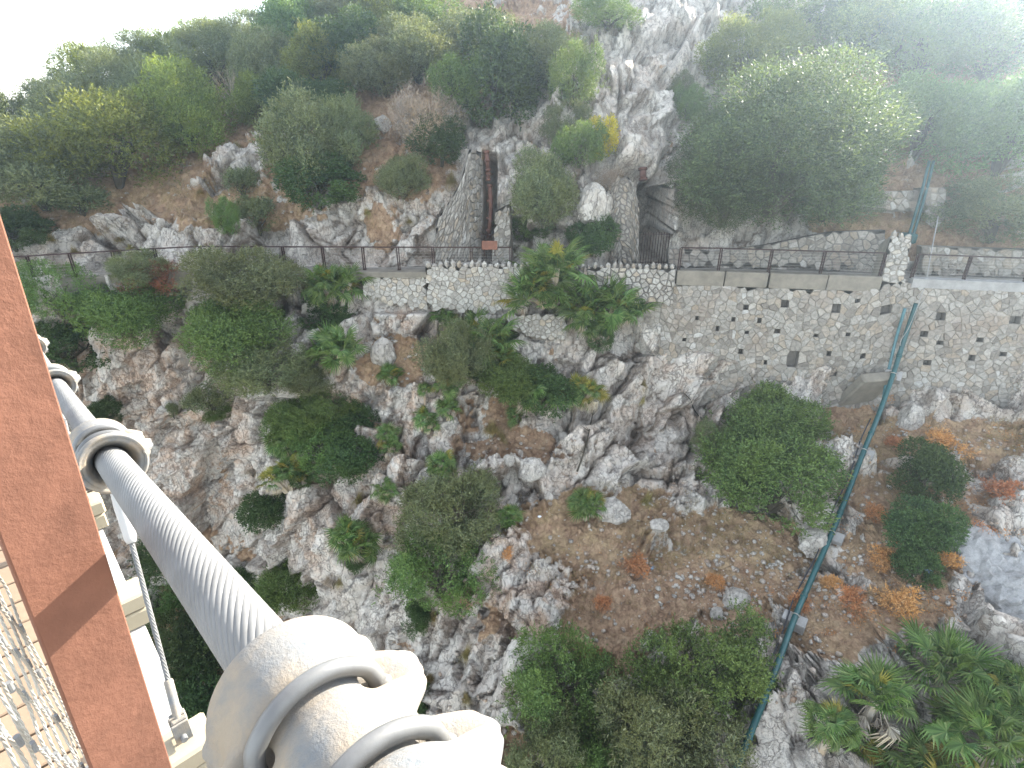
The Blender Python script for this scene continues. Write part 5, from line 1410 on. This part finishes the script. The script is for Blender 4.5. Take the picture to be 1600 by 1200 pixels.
# stainless net with crimped ferrules
QN = -.142
root = empty('wire_net', B(.6, QN, DZ), label='stainless wire rope net with small silver ferrules under the hand rail', cat='wire net')
O = root.location; sp = .052; hz_ = .145; amp = .0075
fer = MB().tube([(0, 0, -.009), (0, 0, .009)], .0040, 10).mesh('ferrule', M['galv'])
n_r = 24
ropes = []
for i in range(n_r):
    s0 = .02 + i * sp; pts = []; k = 0
    z = DZ + .02; sgn = 1 if i % 2 == 0 else -1
    while z < -.12:
        pts.append(B(s0 + sgn * amp, QN + random.Random(i * 50 + k).uniform(-.003, .003), z) - O); k += 1; z += hz_ / 2; sgn = -sgn
    m = MB(); PP = smooth_path(pts, 5)
    for h in range(3):       # three twisted strands
        m.tube([p + BA * (.0013 * math.cos(j * .55 + h * 2.1)) + BN * (.0013 * math.sin(j * .55 + h * 2.1)) for j, p in enumerate(smooth_path(PP, 4))] if s0 > .42 else [p + BA * .0013 * math.cos(h * 2.1) + BN * .0013 * math.sin(h * 2.1) for p in PP], .0013, 5, cap=False)
    m.build('net_rope', M['wire'], root, smooth=True)
nf = 0
for i in range(n_r - 1):
    z = DZ + .02; k = 0
    while z < -.12:
        tow = (k % 2 == 0) == (i % 2 == 0)
        if tow:
            o = bpy.data.objects.new('ferrule', fer); link(o, root); o.location = B(.02 + (i + .5) * sp, QN, z) - O; nf += 1
        z += hz_ / 2; k += 1
print('ferrules', nf)

# hangers
def hanger(s, sb, zb, label):
    top = cab(s) + BZ * -.07; bot = B(sb, .03, zb); root = empty('hanger_cable', bot, label=label, cat='hanger'); O = bot
    T = top - O; d = T.normalized()
    MB().tube([T, T - d * .03, T - d * .10, T - d * .20, T - d * .215], [.012, .020, .021, .0165, .012], 20).build('upper_socket', M['white'], root, smooth=True)
    a, b = T - d * .20, d * .16; n_ = 70; x_ = d.cross(BZ.cross(d) if abs(d.z) < .99 else BN).normalized(); y_ = d.cross(x_); L_ = (a - b).length
    for h in range(6):
        MB().tube([a.lerp(b, j / n_) + (x_ * math.cos(j * .5 + h * PI / 3) + y_ * math.sin(j * .5 + h * PI / 3)) * .0048 for j in range(n_ + 1)], .0027, 6, cap=False).build('strand', M['galv'], root, smooth=True)
    MB().tube([a, b], .0045, 8).build('core', M['galv'], root)
    MB().tube([d * .175, d * .17, d * .06, d * .05], [.009, .0125, .0125, .017], 20).build('lower_socket', M['cast'], root, smooth=True)
    m = MB(); m.box(d * .03 + BA * .016, (.008, .045, .08), BA, BN, BZ, bev=.002); m.box(d * .03 - BA * .016, (.008, .045, .08), BA, BN, BZ, bev=.002); m.box(d * .062, (.04, .042, .014), BA, BN, BZ, bev=.003)
    m.build('fork', M['cast'], root)
    MB().tube([d * .015 - BA * .028, d * .015 + BA * .028], .009, 14).build('pin', M['galv'], root, smooth=True)
hanger(S2, 1.44, DZ - .04, 'thin twisted hanger cable between the thick cable and the deck beam')
hanger(S3, 2.98, DZ - .04, 'next hanger cable, mostly hidden behind the brown post')
print('bridge', time.time() - T0)
# ------------------------------------------------------------------ air
HAZE = 0.0018
if HAZE:
    m = bpy.data.materials.new('pale_air'); m.use_nodes = True; nt = m.node_tree; nt.nodes.clear()
    o = nt.nodes.new('ShaderNodeOutputMaterial'); v = nt.nodes.new('ShaderNodeVolumePrincipled')
    v.inputs['Color'].default_value = (.66, .83, 1.0, 1); v.inputs['Density'].default_value = HAZE; v.inputs['Anisotropy'].default_value = .82
    nt.links.new(v.outputs[0], o.inputs['Volume'])
    hb = MB().box((0, 42, -18), (340, 260, 88)).build('haze', m, kind='stuff')
for ob in scene.objects:
    if ob.type == 'MESH' and ob.name.startswith('haze'): ob.display_type = 'WIRE'
print('done', time.time() - T0, len(scene.objects))

_t = 0
for me_ in bpy.data.meshes: _t += sum(1 for _ in ()) + len(me_.loops) - 2 * len(me_.polygons)
print('unique triangles', _t)
